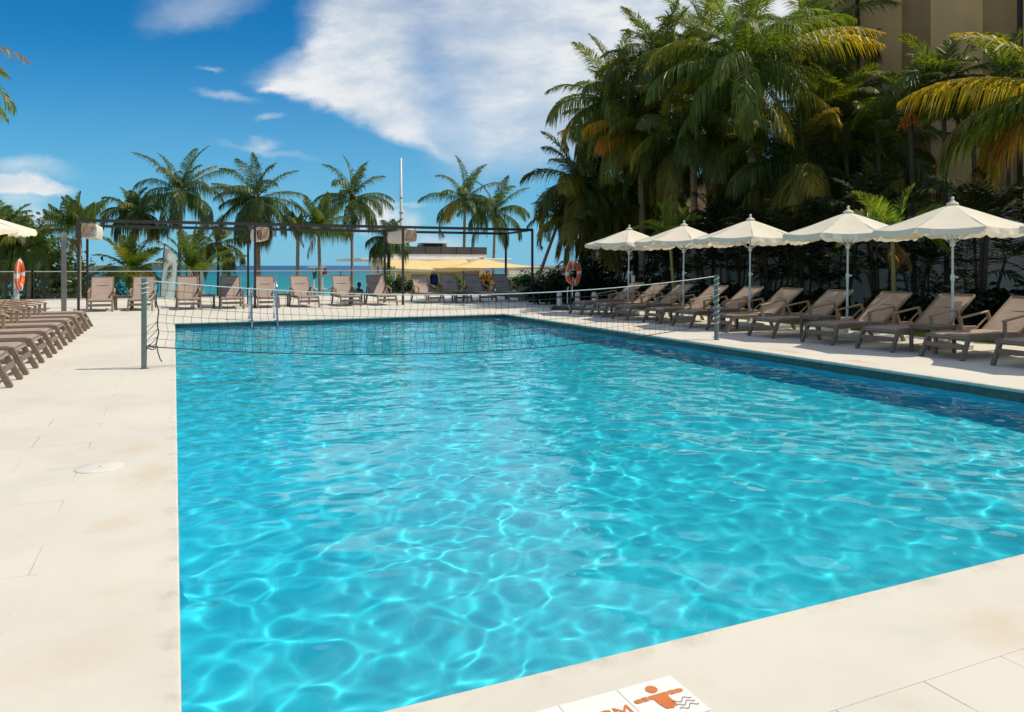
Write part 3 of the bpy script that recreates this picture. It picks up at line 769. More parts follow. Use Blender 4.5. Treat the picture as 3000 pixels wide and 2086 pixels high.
# dark coil added in place of a hose-like shadow and clutter on the deck
mb = MB(); hp = []
x0, y0 = W(1640, 20.7), 20.7
for k in range(90): a = k * .33; hp.append((x0 + (.25 + .05 * math.sin(k * .21)) * math.cos(a), y0 + (.22 + .04 * math.cos(k * .17)) * math.sin(a), .02 + .0012 * k))
for k in range(30): hp.append((x0 + .25 + k * .045, y0 - .1 + .12 * math.sin(k * .45), .02))
mb.tube(hp, .016, 6); tag(mb.build('shadow_coil', M_cord, smooth=True), 'dark coil standing in for a shadow and clutter on the deck by the bollards', 'dark coil')
t = thing('garden_light', 'small grey cylinder garden light behind the farthest right lounger', 'garden light', (W(1855, 19.9), 19.9, 0))
a = MB(); a.tube([(0, 0, 0), (0, 0, .8)], .03, 10); a.build('pole', M_grey, t); a = MB(); a.lathe([(.06, .8), (.06, 1.06), (.065, 1.065)], 14); a.build('diffuser', M_alu, t); a = MB(); a.lathe([(.075, 1.065), (.075, 1.09)], 14); a.build('cap', M_grey, t)

# grey square post on the left deck
t = thing('metal_post', 'tall square grey post with small white fittings on the far left deck', 'post', (-3.0, 26.0, 0))
a = MB(); a.box((0, 0, 1.18), (.13, .13, 2.36), bev=.008); auto_smooth(a.build('post', M_grey, t))
for z in (2.28, .93): a = MB(); a.bar((.06, -.02, z), (.17, -.04, z), .03, .03); a.lathe([(.012, z - .03), (.045, z - .028), (.045, z - .01), (.012, z)], 10, (.17, -.04, 0)); a.build('white_fitting', M_whitep, t)

# ------------------------------------------------------------------ pergola with furled shade cloths
PX = [-2.6, 2.4, 7.35, 12.4]; PF, PB = 25.8, 28.3; ZB = 2.74
t = thing('pergola', 'long black steel pergola frame standing along the far deck', 'pergola')
for y in (PF, PB):
    for x in PX: zc = (ZB if y == PF else ZB - .05) - .04; a = MB(); a.box((x, y, zc / 2), (.07, .07, zc)); a.build('post', M_dark, t)
for y in (PF, PB): a = MB(); a.box(((PX[0] + PX[3]) / 2, y, ZB if y == PF else ZB - .05), (PX[3] - PX[0] + .07, .075, .095)); a.build('long_beam', M_dark, t)
for x in PX: a = MB(); a.bar((x, PF + .036, ZB), (x, PB - .036, ZB - .05), .066, .076); a.build('cross_beam', M_dark, t)
M_furl = fabric('shade_cloth', (.86, .81, .72), .2, (.78, .73, .65)); M_pleat_shade = fabric('shaded_pleat_cloth', (.42, .25, .17), .2, (.66, .50, .38))  # pleats are the same cream cloth, brown fold shading put into their colour
for i, (x, w_, lab) in enumerate(((PX[0], .35, 'furled cream shade cloth hanging under the left end of the pergola'), (PX[1], .33, 'furled cream shade cloth hanging from the pergola above the pool ladder'), (PX[2], .40, 'furled cream shade cloth hanging from the pergola in front of the white pavilion'))):
    t = thing('furled_shade', lab, 'shade cloth', (x + .09, PF + .02, ZB - .09), 0, 'furled shade cloths under the pergola')
    n_ = 9; hgt = .40; dep = PB - PF - .15
    a = MB()
    for s in (0, 1): a.grid(lambda u, v: (s * w_ + (.03 * math.sin(v * PI)) * (1 if s else -1), dep * u, -hgt * v - .02 * math.sin(u * PI) * v), 8, 8)
    a.grid(lambda u, v: (w_ * v, dep * u, -hgt - .02 * math.sin(u * PI) - .03 * math.sin(v * PI)), 8, 6); a.grid(lambda u, v: (w_ * v, dep * u, .0), 2, 2)
    a.build('outer_cloth', M_furl, t, smooth=True)
    a = MB(); rr = random.Random(i)
    for k in range(n_):
        xa = w_ * (k + .15) / n_; xb = w_ * (k + .85) / n_; d_ = hgt * (.86 + .1 * rr.random())
        a.grid(lambda u, v: (xa + (xb - xa) * u + .012 * math.sin(v * 5 + k), -.03 - .04 * math.sin(PI * u) + .02 * v, -d_ * v), 6, 8)
        a.grid(lambda u, v: (xa + (xb - xa) * u, .02 + dep * v * .99, -d_ * .9), 1, 2)
    a.build('pleats', M_pleat_shade, t, smooth=True)
    a = MB()
    for s in (.06, .94): a.tube([(w_ * s, .0, -.01), (w_ * s, .0, .05)], .012, 6)
    a.build('hanger', M_dark, t)

# ------------------------------------------------------------------ glass fence along the far deck edge
t = thing('glass_fence', 'frameless glass fence with a thin pale top rail along the far deck edge', 'fence')
GYY = 34.9; xg = -5.0
while xg < 16.3:
    a = MB(); a.quad((xg + .012, GYY, .06), (xg + 1.488, GYY, .06), (xg + 1.488, GYY, 1.13), (xg + .012, GYY, 1.13)); a.build('glass_panel', M_glass, t); xg += 1.5
a = MB(); a.box((5.65, GYY, 1.15), (21.4, .045, .035)); a.build('top_rail', M_alu, t)
a = MB(); a.box((5.65, GYY, .03), (21.4, .06, .06)); a.build('base_channel', M_alu, t)
for x in (-5.05, 1.0, 7.0, 13.0): a = MB(); a.box((x, GYY, .58), (.04, .04, 1.1)); a.build('fence_post', M_dark, t)
t = thing('glass_fence', 'short glass fence run with pale rail at the far left terrace', 'fence')
a = MB(); a.quad((-13.5, GYY + .3, .06), (-9.4, GYY + .3, .06), (-9.4, GYY + .3, 1.13), (-13.5, GYY + .3, 1.13)); a.build('glass_panel', M_glass, t)
a = MB(); a.quad((-9.36, GYY + .3, .06), (-5.2, GYY + .3, .06), (-5.2, GYY + .3, 1.13), (-9.36, GYY + .3, 1.13)); a.build('glass_panel', M_glass, t)
a = MB(); a.box((-9.35, GYY + .3, 1.15), (8.3, .045, .035)); a.build('top_rail', M_alu, t)

# ------------------------------------------------------------------ palms
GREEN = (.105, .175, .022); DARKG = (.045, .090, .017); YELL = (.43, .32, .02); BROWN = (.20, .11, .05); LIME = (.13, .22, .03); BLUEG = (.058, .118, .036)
def lerp3(a, b, t): return tuple(x + (y - x) * t for x, y in zip(a, b))
def frond(mb, rs, org, az, el, L_, droop, nl, ll, wl, hang, cb, ct, vee=.3, twist=0.0, seg=14, rr=.018):
    p = Vector(org); pts = []; fr = []
    e = el; step = L_ / seg; a_ = az
    tw = twist; curl = rs.gauss(0, .25)
    for i in range(seg + 1):
        s = i / seg
        d = Vector((math.cos(e) * math.cos(a_), math.cos(e) * math.sin(a_), math.sin(e)))
        sd = Vector((-math.sin(a_), math.cos(a_), 0)); up = sd.cross(d) * -1.0
        if up.z < 0 and abs(e) < PI / 2: up = -up
        t_ = tw * s; sd2 = sd * math.cos(t_) + up * math.sin(t_); up2 = up * math.cos(t_) - sd * math.sin(t_)
        pts.append(p.copy()); fr.append((d, sd2, up2)); p = p + d * step
        e -= droop / seg * (.35 + 1.3 * s); a_ += curl / seg * s
    mb.cur = lerp3(cb, (.25, .22, .05), .45)
    mb.tube(pts, [rr * (1 - .85 * i / seg) for i in range(seg + 1)], 4, False)
    for k in range(nl):
        s = .13 + .87 * (k + rs.random() * .6) / nl; f = s * seg; i = min(int(f), seg - 1); q = f - i
        b0 = pts[i].lerp(pts[i + 1], q); d, sd, up = fr[i]
        prof = (math.sin(PI * (.17 + .80 * s)) ** .75) * (1.0 if s < .9 else .85)
        ang0 = RAD(68 - 40 * s)
        for sg in (-1, 1):
            if rs.random() < .03: continue
            l = ll * prof * rs.uniform(.82, 1.12)
            ang = ang0 + rs.gauss(0, .09)
            ld = (d * math.cos(ang) + sd * (sg * math.sin(ang)) + up * (vee * rs.uniform(.6, 1.3))).normalized()
            g1 = hang * l * rs.uniform(.7, 1.3)
            wv = ld.cross(up).normalized(); rl = rs.gauss(0, .55); wv = (wv * math.cos(rl) + ld.cross(wv) * math.sin(rl)) * (wl * .5)
            c1 = b0 + ld * (l * .45) - Vector((0, 0, g1 * .22)); c2 = b0 + ld * (l * max(.35, 1 - .32 * hang)) - Vector((0, 0, g1 * .85))
            v_ = rs.uniform(.72, 1.3); col = lerp3(cb, ct, min(1, max(0, s * 1.15 - .25 + rs.gauss(0, .10))))
            mb.cur = tuple(x * v_ for x in col)
            n = mb.add([b0 - wv * .5, b0 + wv * .5, c1 + wv, c1 - wv, c2])
            mb.face(n, n + 1, n + 2, n + 3); mb.face(n + 3, n + 2, n + 4)
def crown_mesh(mb, rs, c, nf, L_, e_hi=82, e_lo=-25, droop=1.45, nl=42, ll=.55, wl=.032, hang=.6, cb=GREEN, ct=None, old=.25, vee=.3, rr=.018, az0=None, azr=None):
    for i in range(nf):
        q = (i + rs.random() * .6) / nf
        az = (az0 or 0) + i * 2.39996 + rs.gauss(0, .15)
        if azr: az = azr[0] + (azr[1] - azr[0]) * ((i * .618) % 1)
        el = RAD(e_hi + (e_lo - e_hi) * q ** .85 + rs.gauss(0, 8)); dr = droop * (.55 + .75 * min(1, q * 1.5)) * rs.uniform(.7, 1.35)
        ctt = ct or lerp3(cb, (.17, .17, .025), .55)
        if rs.random() < old * q: ctt = lerp3(ctt, YELL, rs.uniform(.5, 1))
        frond(mb, rs, Vector(c) + Vector((math.cos(az), math.sin(az), 0)) * .05, az, el, L_ * rs.uniform(.84, 1.1) * (.94 + .06 * min(1, q * 3)), dr, nl, ll, wl, hang * (.4 + .9 * q), cb, ctt, vee * (1.2 - q), rs.gauss(0, .4), rr=rr)
def trunk_mesh(rs, p0, p1, r0, r1, bow=.0, n=22):
    mb = MB(); P = []; R_ = []
    for i in range(n * 3 + 1):
        s = i / (n * 3); q = Vector(p0).lerp(Vector(p1), s); q.x += bow * math.sin(PI * s); q.y += bow * .4 * math.sin(PI * s)
        P.append(q); R_.append((r0 + (r1 - r0) * s ** .8) * (1.06 if i % 3 == 0 else .98) * (1 + .35 * math.exp(-s * 14)))
    mb.tube(P, R_, 10); return mb
def palm(label, base, top, r0=.11, r1=.075, bow=.0, nf=20, L_=2.3, seed=1, group=None, nuts=0, dead=0, fibre=True, tm=None, extra=(), name='palm_tree', **kw):
    rs = random.Random(seed)
    t = thing(name, label, 'palm tree', base, 0, group)
    b_ = Vector(base); tp = Vector(top) - b_
    auto_smooth(trunk_mesh(rs, (0, 0, -.05), tp, r0, r1, bow).build('trunk', tm or M_trunk, t), 60)
    cr = MB(); crown_mesh(cr, rs, tp, nf, L_, **kw)
    for (az, el, l, dr, cb, ct) in extra: frond(cr, rs, tp, az, el, l, dr, kw.get('nl', 42), kw.get('ll', .55), kw.get('wl', .032), .9, cb, ct, .15, rs.gauss(0, .3), rr=kw.get('rr', .018))
    cr.build('crown', M_palm, t, tint=True)
    if fibre:
        f = MB()
        for k in range(16):
            a = k * 2.4; h = -.42 + .6 * k / 16
            f.bar((tp.x + r1 * .8 * math.cos(a), tp.y + r1 * .8 * math.sin(a), tp.z + h), (tp.x + (r1 + .10 + .04 * rs.random()) * math.cos(a), tp.y + (r1 + .10) * math.sin(a), tp.z + h + .22 + .1 * rs.random()), .07, .025)
        f.build('leaf_base', M_fibre, t)
    if nuts:
        f = MB()
        for k in range(nuts):
            a = rs.uniform(0, 6.28); rr_ = r1 + .09 + rs.random() * .1; z = tp.z - .12 - rs.random() * .42; s_ = rs.uniform(.07, .1)
            c_ = (tp.x + rr_ * math.cos(a), tp.y + rr_ * math.sin(a), z)
            f.lathe([(.01 * s_ / .1, -s_ * 1.2), (s_ * .7, -s_ * .8), (s_, 0), (s_ * .75, s_ * .8), (.01, s_ * 1.15)], 9, c_)
        f.build('coconut_cluster', M_nut, t, smooth=True)
    if dead:
        f = MB()
        for k in range(dead):
            frond(f, rs, tp - Vector((0, 0, .1)), rs.uniform(0, 6.28), RAD(-35 - 30 * rs.random()), L_ * rs.uniform(.5, .8), .6, 22, kw.get('ll', .55) * .7, kw.get('wl', .032), 1.2, BROWN, lerp3(BROWN, YELL, .3), 0, rs.gauss(0, 1))
        f.build('dead_frond', M_palm, t, tint=True)
    return t
def fp(px, pyc, Y, pxb=None, z0=-1.1, dY=0):
    return (W(pxb if pxb else px, Y), Y, z0), (W(px, Y), Y, ZAT(px, pyc, Y))
GF = 'coconut palms along the beach beyond the glass fence'
FK = dict(nl=90, ll=.78, wl=.032, hang=1.2, e_hi=88, cb=BLUEG, ct=(.085, .125, .035), old=.12)
b_, t_ = fp(528, 562, 40, 521); palm('tall round-crowned coconut palm with a straight bare trunk, left of the two banners', b_, t_, .10, .075, .03, 22, 2.75, 21, GF, nuts=12, **FK)
b_, t_ = fp(752, 580, 40, 757); palm('big dense palm with shaggy old leaf bases on its trunk, right behind the pool ladder', b_, t_, .15, .13, 0, 28, 2.6, 22, GF, dead=6, e_lo=-50, extra=((PI * .93, .55, 2.3, .7, LIME, YELL), (PI * .97, .1, 1.9, 1.1, DARKG, BLUEG)), **FK)
b_, t_ = fp(1030, 582, 41, 1030); palm('coconut palm with round crown just left of the pavilion and mast', b_, t_, .09, .07, .03, 20, 2.7, 23, GF, nuts=10, **FK)
b_, t_ = fp(1362, 586, 50, 1357); palm('left one of the two coconut palms rising behind the pavilion roof', b_, t_, .12, .09, 0, 19, 3.4, 24, GF, nuts=8, **dict(FK, ll=.9, wl=.042))
b_, t_ = fp(1450, 620, 50, 1440); palm('right one of the two coconut palms rising behind the pavilion roof', b_, t_, .12, .085, .05, 17, 3.2, 25, GF, nuts=6, **dict(FK, ll=.9, wl=.042))
b_, t_ = fp(933, 670, 39, 936); palm('slim upright palm with yellow dry boots, trunk crossing the lifeguard post', b_, t_, .085, .08, .04, 17, 2.0, 26, GF, dead=1, e_lo=12, droop=.85, **dict(FK, cb=GREEN, e_hi=86))
b_, t_ = fp(873, 682, 39, 870); palm('small upright palm with a spiky brown collar under its crown', b_, t_, .08, .085, 0, 12, 1.25, 27, GF, dead=1, e_lo=35, droop=.5, **dict(FK, ll=.4, cb=GREEN))
b_, t_ = fp(572, 800, 37.5, 572); palm('young bushy palm with fronds rising from low down in front of the second banner', b_, t_, .10, .10, 0, 14, 2.5, 28, GF, e_lo=32, droop=.7, **dict(FK, cb=GREEN, hang=.5, ll=.6))
b_, t_ = fp(640, 712, 42, 638); palm('small drooping palm with a thin dark trunk behind the fourth far lounger', b_, t_, .07, .06, 0, 14, 1.75, 29, GF, tm=M_trunkd, e_lo=-45, droop=1.5, **dict(FK, cb=lerp3(GREEN, YELL, .12), old=.4))
b_, t_ = fp(395, 625, 41, 390); palm('dense dark palm crown showing above the pergola beam left of the tallest far palm', b_, t_, .11, .08, 0, 22, 1.65, 30, GF, **FK)
b_, t_ = fp(385, 790, 38, 385); palm('low bushy palm with yellowing lower fronds behind the second far lounger', b_, t_, .12, .11, 0, 24, 1.95, 31, GF, e_lo=-15, droop=1.0, **dict(FK, cb=GREEN, old=.7, hang=.6, ll=.6), extra=((-.6, .1, 1.2, 1.2, YELL, YELL), (-1.6, .2, 1.1, 1.2, LIME, YELL)))
b_, t_ = fp(232, 668, 36.2, 232, 0); palm('fan-shaped upright palm standing behind the left end of the pergola', b_, t_, .08, .075, 0, 13, 1.6, 32, GF, e_lo=42, droop=.35, dead=1, **dict(FK, cb=GREEN))
b_, t_ = fp(1140, 700, 38.5, 1136); palm('short palm mostly hidden behind the third pergola post and its shade cloth', b_, t_, .09, .08, 0, 15, 1.25, 33, GF, tm=M_trunkd, **FK)
b_, t_ = fp(18, 690, 38, 10); palm('palm at the far left behind the umbrella canopy, left of the lifebuoy', b_, t_, .10, .08, 0, 20, 1.9, 34, GF, **dict(FK, cb=GREEN))
b_, t_ = fp(85, 715, 37.5, 78); palm('leaning palm with feathery low fronds just right of the far left lifebuoy', b_, t_, .09, .08, .05, 18, 1.9, 35, GF, e_lo=-40, **dict(FK, cb=GREEN))
palm('palm outside the left edge, only its wind-frayed frond tips showing against the sky', (-6.0, 21.6, 0), (-5.75, 22, 6.1), .13, .1, .05, 16, 2.3, 36, 'tall palms near the pool', nl=50, ll=.62, wl=.036, cb=GREEN, ct=lerp3(GREEN, BROWN, .8), e_lo=10, extra=((-.12, .62, 2.75, 1.5, GREEN, (.25, .13, .10)), (-.35, .40, 2.5, 1.5, GREEN, GREEN), (-.1, .1, 2.6, 1.5, GREEN, GREEN), (.1, -.1, 2.4, 1.2, GREEN, GREEN)))

# the dark grove on the right
GR = 'coconut palms in the grove on the right'
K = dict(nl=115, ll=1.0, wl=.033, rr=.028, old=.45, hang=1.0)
palm('tallest coconut palm in the right grove, with a leaning ringed trunk and orange coconuts', (W(2252, 19.9), 19.9, 0), (W(2185, 20.3), 20.3, ZAT(2185, 190, 20.3)), .18, .12, -.2, 32, 4.2, 41, GR, nuts=16, cb=GREEN,
     extra=((RAD(-60), .35, 4.5, 1.1, GREEN, YELL), (RAD(-50), -.15, 4.4, .9, GREEN, YELL), (RAD(-75), -.4, 4.3, .7, GREEN, YELL), (RAD(175), .15, 4.5, 1.6, DARKG, GREEN), (RAD(150), .5, 4.2, 1.4, DARKG, GREEN), (RAD(-100), -.7, 4.0, .5, GREEN, YELL), (RAD(190), -.5, 4.2, .6, DARKG, GREEN), (RAD(-24), .8, 4.5, 1.2, GREEN, LIME), (RAD(-5), 1.0, 4.4, 1.3, GREEN, LIME), (RAD(-40), .55, 4.6, 1.2, GREEN, YELL)), **K)
palm('coconut palm with large golden yellow fronds at the left side of the right grove', (W(1880,25.2), 25.2, 0), (W(1872, 25.2), 25.2, ZAT(1872, 390, 25.2)), .15, .12, .1, 30, 3.2, 42, GR, nuts=8, dead=2, cb=lerp3(GREEN, YELL, .15),
     extra=((RAD(160), .30, 3.3, .9, YELL, (.56, .32, .02)), (RAD(195), .30, 3.2, 1.1, lerp3(GREEN, YELL, .7), (.56, .32, .02)), (RAD(200), .05, 2.9, 1.2, lerp3(GREEN, YELL, .6), (.5, .22, .02)), (RAD(215), -.35, 2.4, .8, lerp3(GREEN, YELL, .5), (.4, .18, .03)), (RAD(235), -.2, 2.5, 1.1, GREEN, YELL)), **K)
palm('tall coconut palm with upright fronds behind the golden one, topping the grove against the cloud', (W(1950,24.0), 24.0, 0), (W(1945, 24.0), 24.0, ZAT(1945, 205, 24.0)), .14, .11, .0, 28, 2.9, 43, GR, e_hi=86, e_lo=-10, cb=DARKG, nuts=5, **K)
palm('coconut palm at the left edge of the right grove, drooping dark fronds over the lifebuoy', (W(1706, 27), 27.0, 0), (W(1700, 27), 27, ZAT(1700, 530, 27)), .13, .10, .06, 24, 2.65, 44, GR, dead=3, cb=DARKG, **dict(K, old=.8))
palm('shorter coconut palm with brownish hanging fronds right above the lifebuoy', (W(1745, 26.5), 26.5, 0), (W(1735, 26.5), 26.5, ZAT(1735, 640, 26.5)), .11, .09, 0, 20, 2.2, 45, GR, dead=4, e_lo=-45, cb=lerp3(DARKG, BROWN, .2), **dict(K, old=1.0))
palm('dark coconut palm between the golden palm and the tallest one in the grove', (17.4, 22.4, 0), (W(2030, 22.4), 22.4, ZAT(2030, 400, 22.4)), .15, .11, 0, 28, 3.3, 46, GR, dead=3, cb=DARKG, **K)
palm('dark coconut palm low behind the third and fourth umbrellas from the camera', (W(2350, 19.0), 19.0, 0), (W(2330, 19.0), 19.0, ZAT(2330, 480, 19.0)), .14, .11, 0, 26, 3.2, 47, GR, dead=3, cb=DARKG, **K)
palm('coconut palm outside the right edge, its golden fronds arching in over the nearest umbrella', (17.0, 9.4, 0), (16.9, 9.5, 5.0), .14, .11, 0, 9, 2.9, 48, GR, cb=lerp3(GREEN, YELL, .12),
     e_hi=62, extra=((RAD(125), .42, 3.3, 1.15, lerp3(GREEN, YELL, .6), YELL), (RAD(120), -.1, 2.9, 1.3, DARKG, GREEN), (RAD(135), .05, 3.0, 1.7, GREEN, BROWN), (RAD(100), -.45, 2.3, .7, lerp3(BROWN, YELL, .4), (.35, .12, .02))), **K)
palm('left-leaning feathery palm at the edge of the grove behind the right pergola corner', (13.6, 28.5, 0), (W(1640, 28.3), 28.3, ZAT(1640, 640, 28.3)), .08, .06, 0, 16, 1.6, 49, GR, e_hi=75, e_lo=-20, droop=1.6, cb=DARKG, **dict(K, ll=.45, nl=44))
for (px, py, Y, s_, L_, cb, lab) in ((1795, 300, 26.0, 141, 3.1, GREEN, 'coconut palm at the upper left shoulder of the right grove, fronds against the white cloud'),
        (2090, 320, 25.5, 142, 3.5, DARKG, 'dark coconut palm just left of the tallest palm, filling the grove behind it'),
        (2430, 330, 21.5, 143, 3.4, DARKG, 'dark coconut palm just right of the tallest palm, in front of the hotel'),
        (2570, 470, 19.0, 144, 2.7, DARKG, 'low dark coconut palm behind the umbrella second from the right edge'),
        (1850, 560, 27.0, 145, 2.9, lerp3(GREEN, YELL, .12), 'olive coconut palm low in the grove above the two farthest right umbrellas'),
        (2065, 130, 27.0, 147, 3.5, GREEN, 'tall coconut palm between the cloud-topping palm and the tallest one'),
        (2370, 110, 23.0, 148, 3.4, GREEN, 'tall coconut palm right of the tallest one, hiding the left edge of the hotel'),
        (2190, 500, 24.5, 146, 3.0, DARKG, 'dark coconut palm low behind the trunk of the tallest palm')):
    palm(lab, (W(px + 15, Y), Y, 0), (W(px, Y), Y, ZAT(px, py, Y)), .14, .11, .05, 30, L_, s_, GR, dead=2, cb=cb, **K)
K2 = dict(nl=60, ll=.6, wl=.04, rr=.02, hang=.5, old=.1)
GT = 'slender fruiting palms against the hotel wall'
for i, (px, py, Y, s_, lab) in enumerate(((2665, 290, 15.4, 51, 'slender palm with orange fruit by the hotel wall, right of the tallest coconut palm'), (2762, 240, 14.6, 52, 'tallest slender palm standing against the dark slot of the hotel wall'),
        (2475, 310, 18.2, 53, 'slender palm half hidden behind the fronds of the tallest coconut palm'), (2950, 235, 13.0, 54, 'slender palm with arching fronds at the upper right corner'), (2570, 380, 17.0, 55, 'slender palm with sparse dark crown low against the hotel wall'), (2850, 350, 13.8, 56, 'slender palm partly behind the golden fronds at right'))):
    x = W(px, Y); rs = random.Random(s_)
    t = palm(lab, (x + .2, Y, 0), (x, Y, ZAT(px, py, Y)), .08, .06, .06, 11, 1.8, s_, GT, fibre=False, tm=M_trunkd, e_hi=80, e_lo=10, droop=1.3, cb=lerp3(DARKG, GREEN, .5), name='slender_palm', **K2)
    f = MB(); tz = ZAT(px, py, Y)
    for k in range(60):
        a = rs.uniform(0, 6.28); rr_ = rs.uniform(.06, .34); z = tz - .45 - rr_ * .9 - rs.random() * .18
        f.lathe([(.004, -.03), (.022, -.012), (.024, .01), (.004, .028)], 6, (-.2 + rr_ * math.cos(a), rr_ * math.sin(a), z))
        f.tube([(-.2, 0, tz - .38), (-.2 + rr_ * .6 * math.cos(a), rr_ * .6 * math.sin(a), tz - .42 - rr_ * .4), (-.2 + rr_ * math.cos(a), rr_ * math.sin(a), z)], .006, 3, False)
    f.build('fruit_cluster', mat('palm_fruit_%s' % ['orange', 'red', 'amber', 'rust', 'green', 'ochre'][i], [(.6, .16, .02), (.35, .07, .02), (.5, .2, .03), (.5, .12, .02), (.1, .12, .02), (.4, .2, .04)][i], rough=.4), t, smooth=True)
K3 = dict(nl=46, ll=.46, wl=.034, rr=.014, hang=.25, old=0)
palm('small bright green palm with a yellow stem between the two nearest umbrellas', (W(2622, 12.3), 12.3, 0), (W(2615, 12.3), 12.3, ZAT(2615, 690, 12.3)), .055, .045, .0, 11, 1.35, 61, 'small bright palms by the garden wall', fibre=False, e_hi=84, e_lo=12, droop=.95, cb=LIME, tm=mat('green_stem', (.34, .28, .07), (.22, .20, .06), .6, 5, stretch=(2, 2, 9)), name='young_palm', dead=2, **K3)
palm('small bright green palm showing between the first two far umbrellas of the right row', (W(1978, 19.8), 19.8, 0), (W(1962, 19.8), 19.8, ZAT(1962, 690, 19.8)), .055, .045, .0, 12, 1.25, 62, 'small bright palms by the garden wall', fibre=False, e_hi=84, e_lo=10, droop=.9, cb=LIME, tm=bpy.data.materials['green_stem'], name='young_palm', **K3)

# multi-stemmed palms and shrubs by the wall, leaf colours darkened to paint deep shade
def areca(seed):
    rs = random.Random(seed); t = thing('areca_palm', 'dark multi-stemmed areca palm in the shaded bed along the garden wall', 'palm tree', group='dark areca palms along the garden wall')
    st = MB(); cr = MB()
    for k in range(7):
        a = rs.uniform(0, 6.28); r_ = rs.uniform(.05, .3); h = rs.uniform(.7, 2.3); ln = rs.uniform(.1, .45)
        top = (r_ * math.cos(a) + ln * math.cos(a), r_ * math.sin(a) + ln * math.sin(a), h)
        st.tube([(r_ * math.cos(a), r_ * math.sin(a), 0), (r_ * 1.2 * math.cos(a) + ln * .35 * math.cos(a), r_ * 1.2 * math.sin(a) + ln * .35 * math.sin(a), h * .5), top], [.04, .032, .026], 7)
        for j in range(6):
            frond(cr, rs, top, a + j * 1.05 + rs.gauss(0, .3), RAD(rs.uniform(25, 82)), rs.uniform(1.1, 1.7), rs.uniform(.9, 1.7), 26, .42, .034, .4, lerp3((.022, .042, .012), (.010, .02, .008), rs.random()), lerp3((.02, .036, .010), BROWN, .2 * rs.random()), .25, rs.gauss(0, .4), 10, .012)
    st.build('stem', M_trunkd, t); cr.build('crown', M_shade, t, tint=True); return t
protos = [areca(71), areca(72), areca(73)]; usedp = set(); rj = random.Random(12)
yy = 7.2
while yy < 27.5:
    for xx in (17.4,):
        pr = rj.choice(protos); o = pr if id(pr) not in usedp else dup(pr); usedp.add(id(pr))
        s_ = rj.uniform(.85, 1.3); o.location = (xx + rj.uniform(-.2, .2), yy + rj.uniform(-.4, .4), 0); o.rotation_euler = (0, 0, rj.uniform(0, 6.28)); o.scale = (s_, s_, s_ * rj.uniform(.9, 1.15))
        yy += 1.45
def leafy(mb, rs, clumps, n, size, cols, flat=.35):
    tot = sum(c[3] * c[4] * c[5] for c in clumps) ** 1
    for c in clumps:
        k = max(20, int(n * c[3] * c[4] * c[5] / tot))
        for _ in range(k):
            v = Vector((rs.gauss(0, 1), rs.gauss(0, 1), rs.gauss(0, 1))).normalized(); r_ = rs.random() ** .33
            lump = 1 + .22 * math.sin(v.x * 5 + c[0]) * math.sin(v.y * 4 + 2 * c[1]) + .15 * math.sin(v.z * 7)
            p = Vector((c[0] + v.x * c[3] * r_ * lump, c[1] + v.y * c[4] * r_ * lump, c[2] + v.z * c[5] * r_ * lump))
            nrm = (v * .7 + Vector((rs.gauss(0, .5), rs.gauss(0, .5), rs.gauss(.4, .5)))).normalized()
            a = nrm.cross(Vector((rs.gauss(0, 1), rs.gauss(0, 1), rs.gauss(0, 1)))).normalized(); b_ = nrm.cross(a)
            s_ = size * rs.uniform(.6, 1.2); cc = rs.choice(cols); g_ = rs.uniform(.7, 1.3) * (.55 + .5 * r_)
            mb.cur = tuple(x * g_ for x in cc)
            m_ = mb.add([p - a * s_ * .5, p - a * s_ * .15 + b_ * s_ * .3, p + a * s_ * .3 + b_ * s_ * .22, p + a * s_ * .55, p + a * s_ * .3 - b_ * s_ * .22, p - a * s_ * .15 - b_ * s_ * .3])
            mb.face(m_, m_ + 1, m_ + 2, m_ + 3, m_ + 4, m_ + 5)
def shrub(name, label, loc, clumps, n, size, cols, seed, cat='shrub', group=None, stems=6):
    rs = random.Random(seed); t = thing(name, label, cat, loc, 0, group)
    st = MB()
    for k in range(stems):
        c = clumps[k % len(clumps)]
        q = (c[0] + rs.gauss(0, c[3] * .25), c[1] + rs.gauss(0, c[4] * .25), c[2] + rs.uniform(-.2, .5) * c[5])
        st.tube([(rs.gauss(0, .08), rs.gauss(0, .08), 0), (q[0] * .45, q[1] * .45, q[2] * .55), q], [.05, .035, .012], 6)
    st.build('trunk' if cat == 'tree' else 'stem', M_trunkd, t)
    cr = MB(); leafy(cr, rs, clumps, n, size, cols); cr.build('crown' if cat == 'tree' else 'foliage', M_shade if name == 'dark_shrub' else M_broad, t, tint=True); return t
DG = [(.011, .024, .008), (.007, .016, .006), (.016, .028, .009)]  # near-black leaf tints, deep shade put into the colour
BG = [(.06, .13, .025), (.04, .09, .02), (.09, .15, .03), (.05, .11, .02)]
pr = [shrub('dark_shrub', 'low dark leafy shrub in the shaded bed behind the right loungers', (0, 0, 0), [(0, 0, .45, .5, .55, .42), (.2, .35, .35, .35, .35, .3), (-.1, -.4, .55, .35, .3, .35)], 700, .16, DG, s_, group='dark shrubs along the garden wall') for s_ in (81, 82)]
usedp = set(); yy = 5.5
while yy < 26:
    q = rj.choice(pr); o = q if id(q) not in usedp else dup(q); usedp.add(id(q)); s_ = rj.uniform(.7, 1.15)
    o.location = (rj.uniform(15.0, 16.4), yy, 0); o.rotation_euler = (0, 0, rj.uniform(0, 6.28)); o.scale = (s_, s_, s_); yy += rj.uniform(1.0, 1.7)
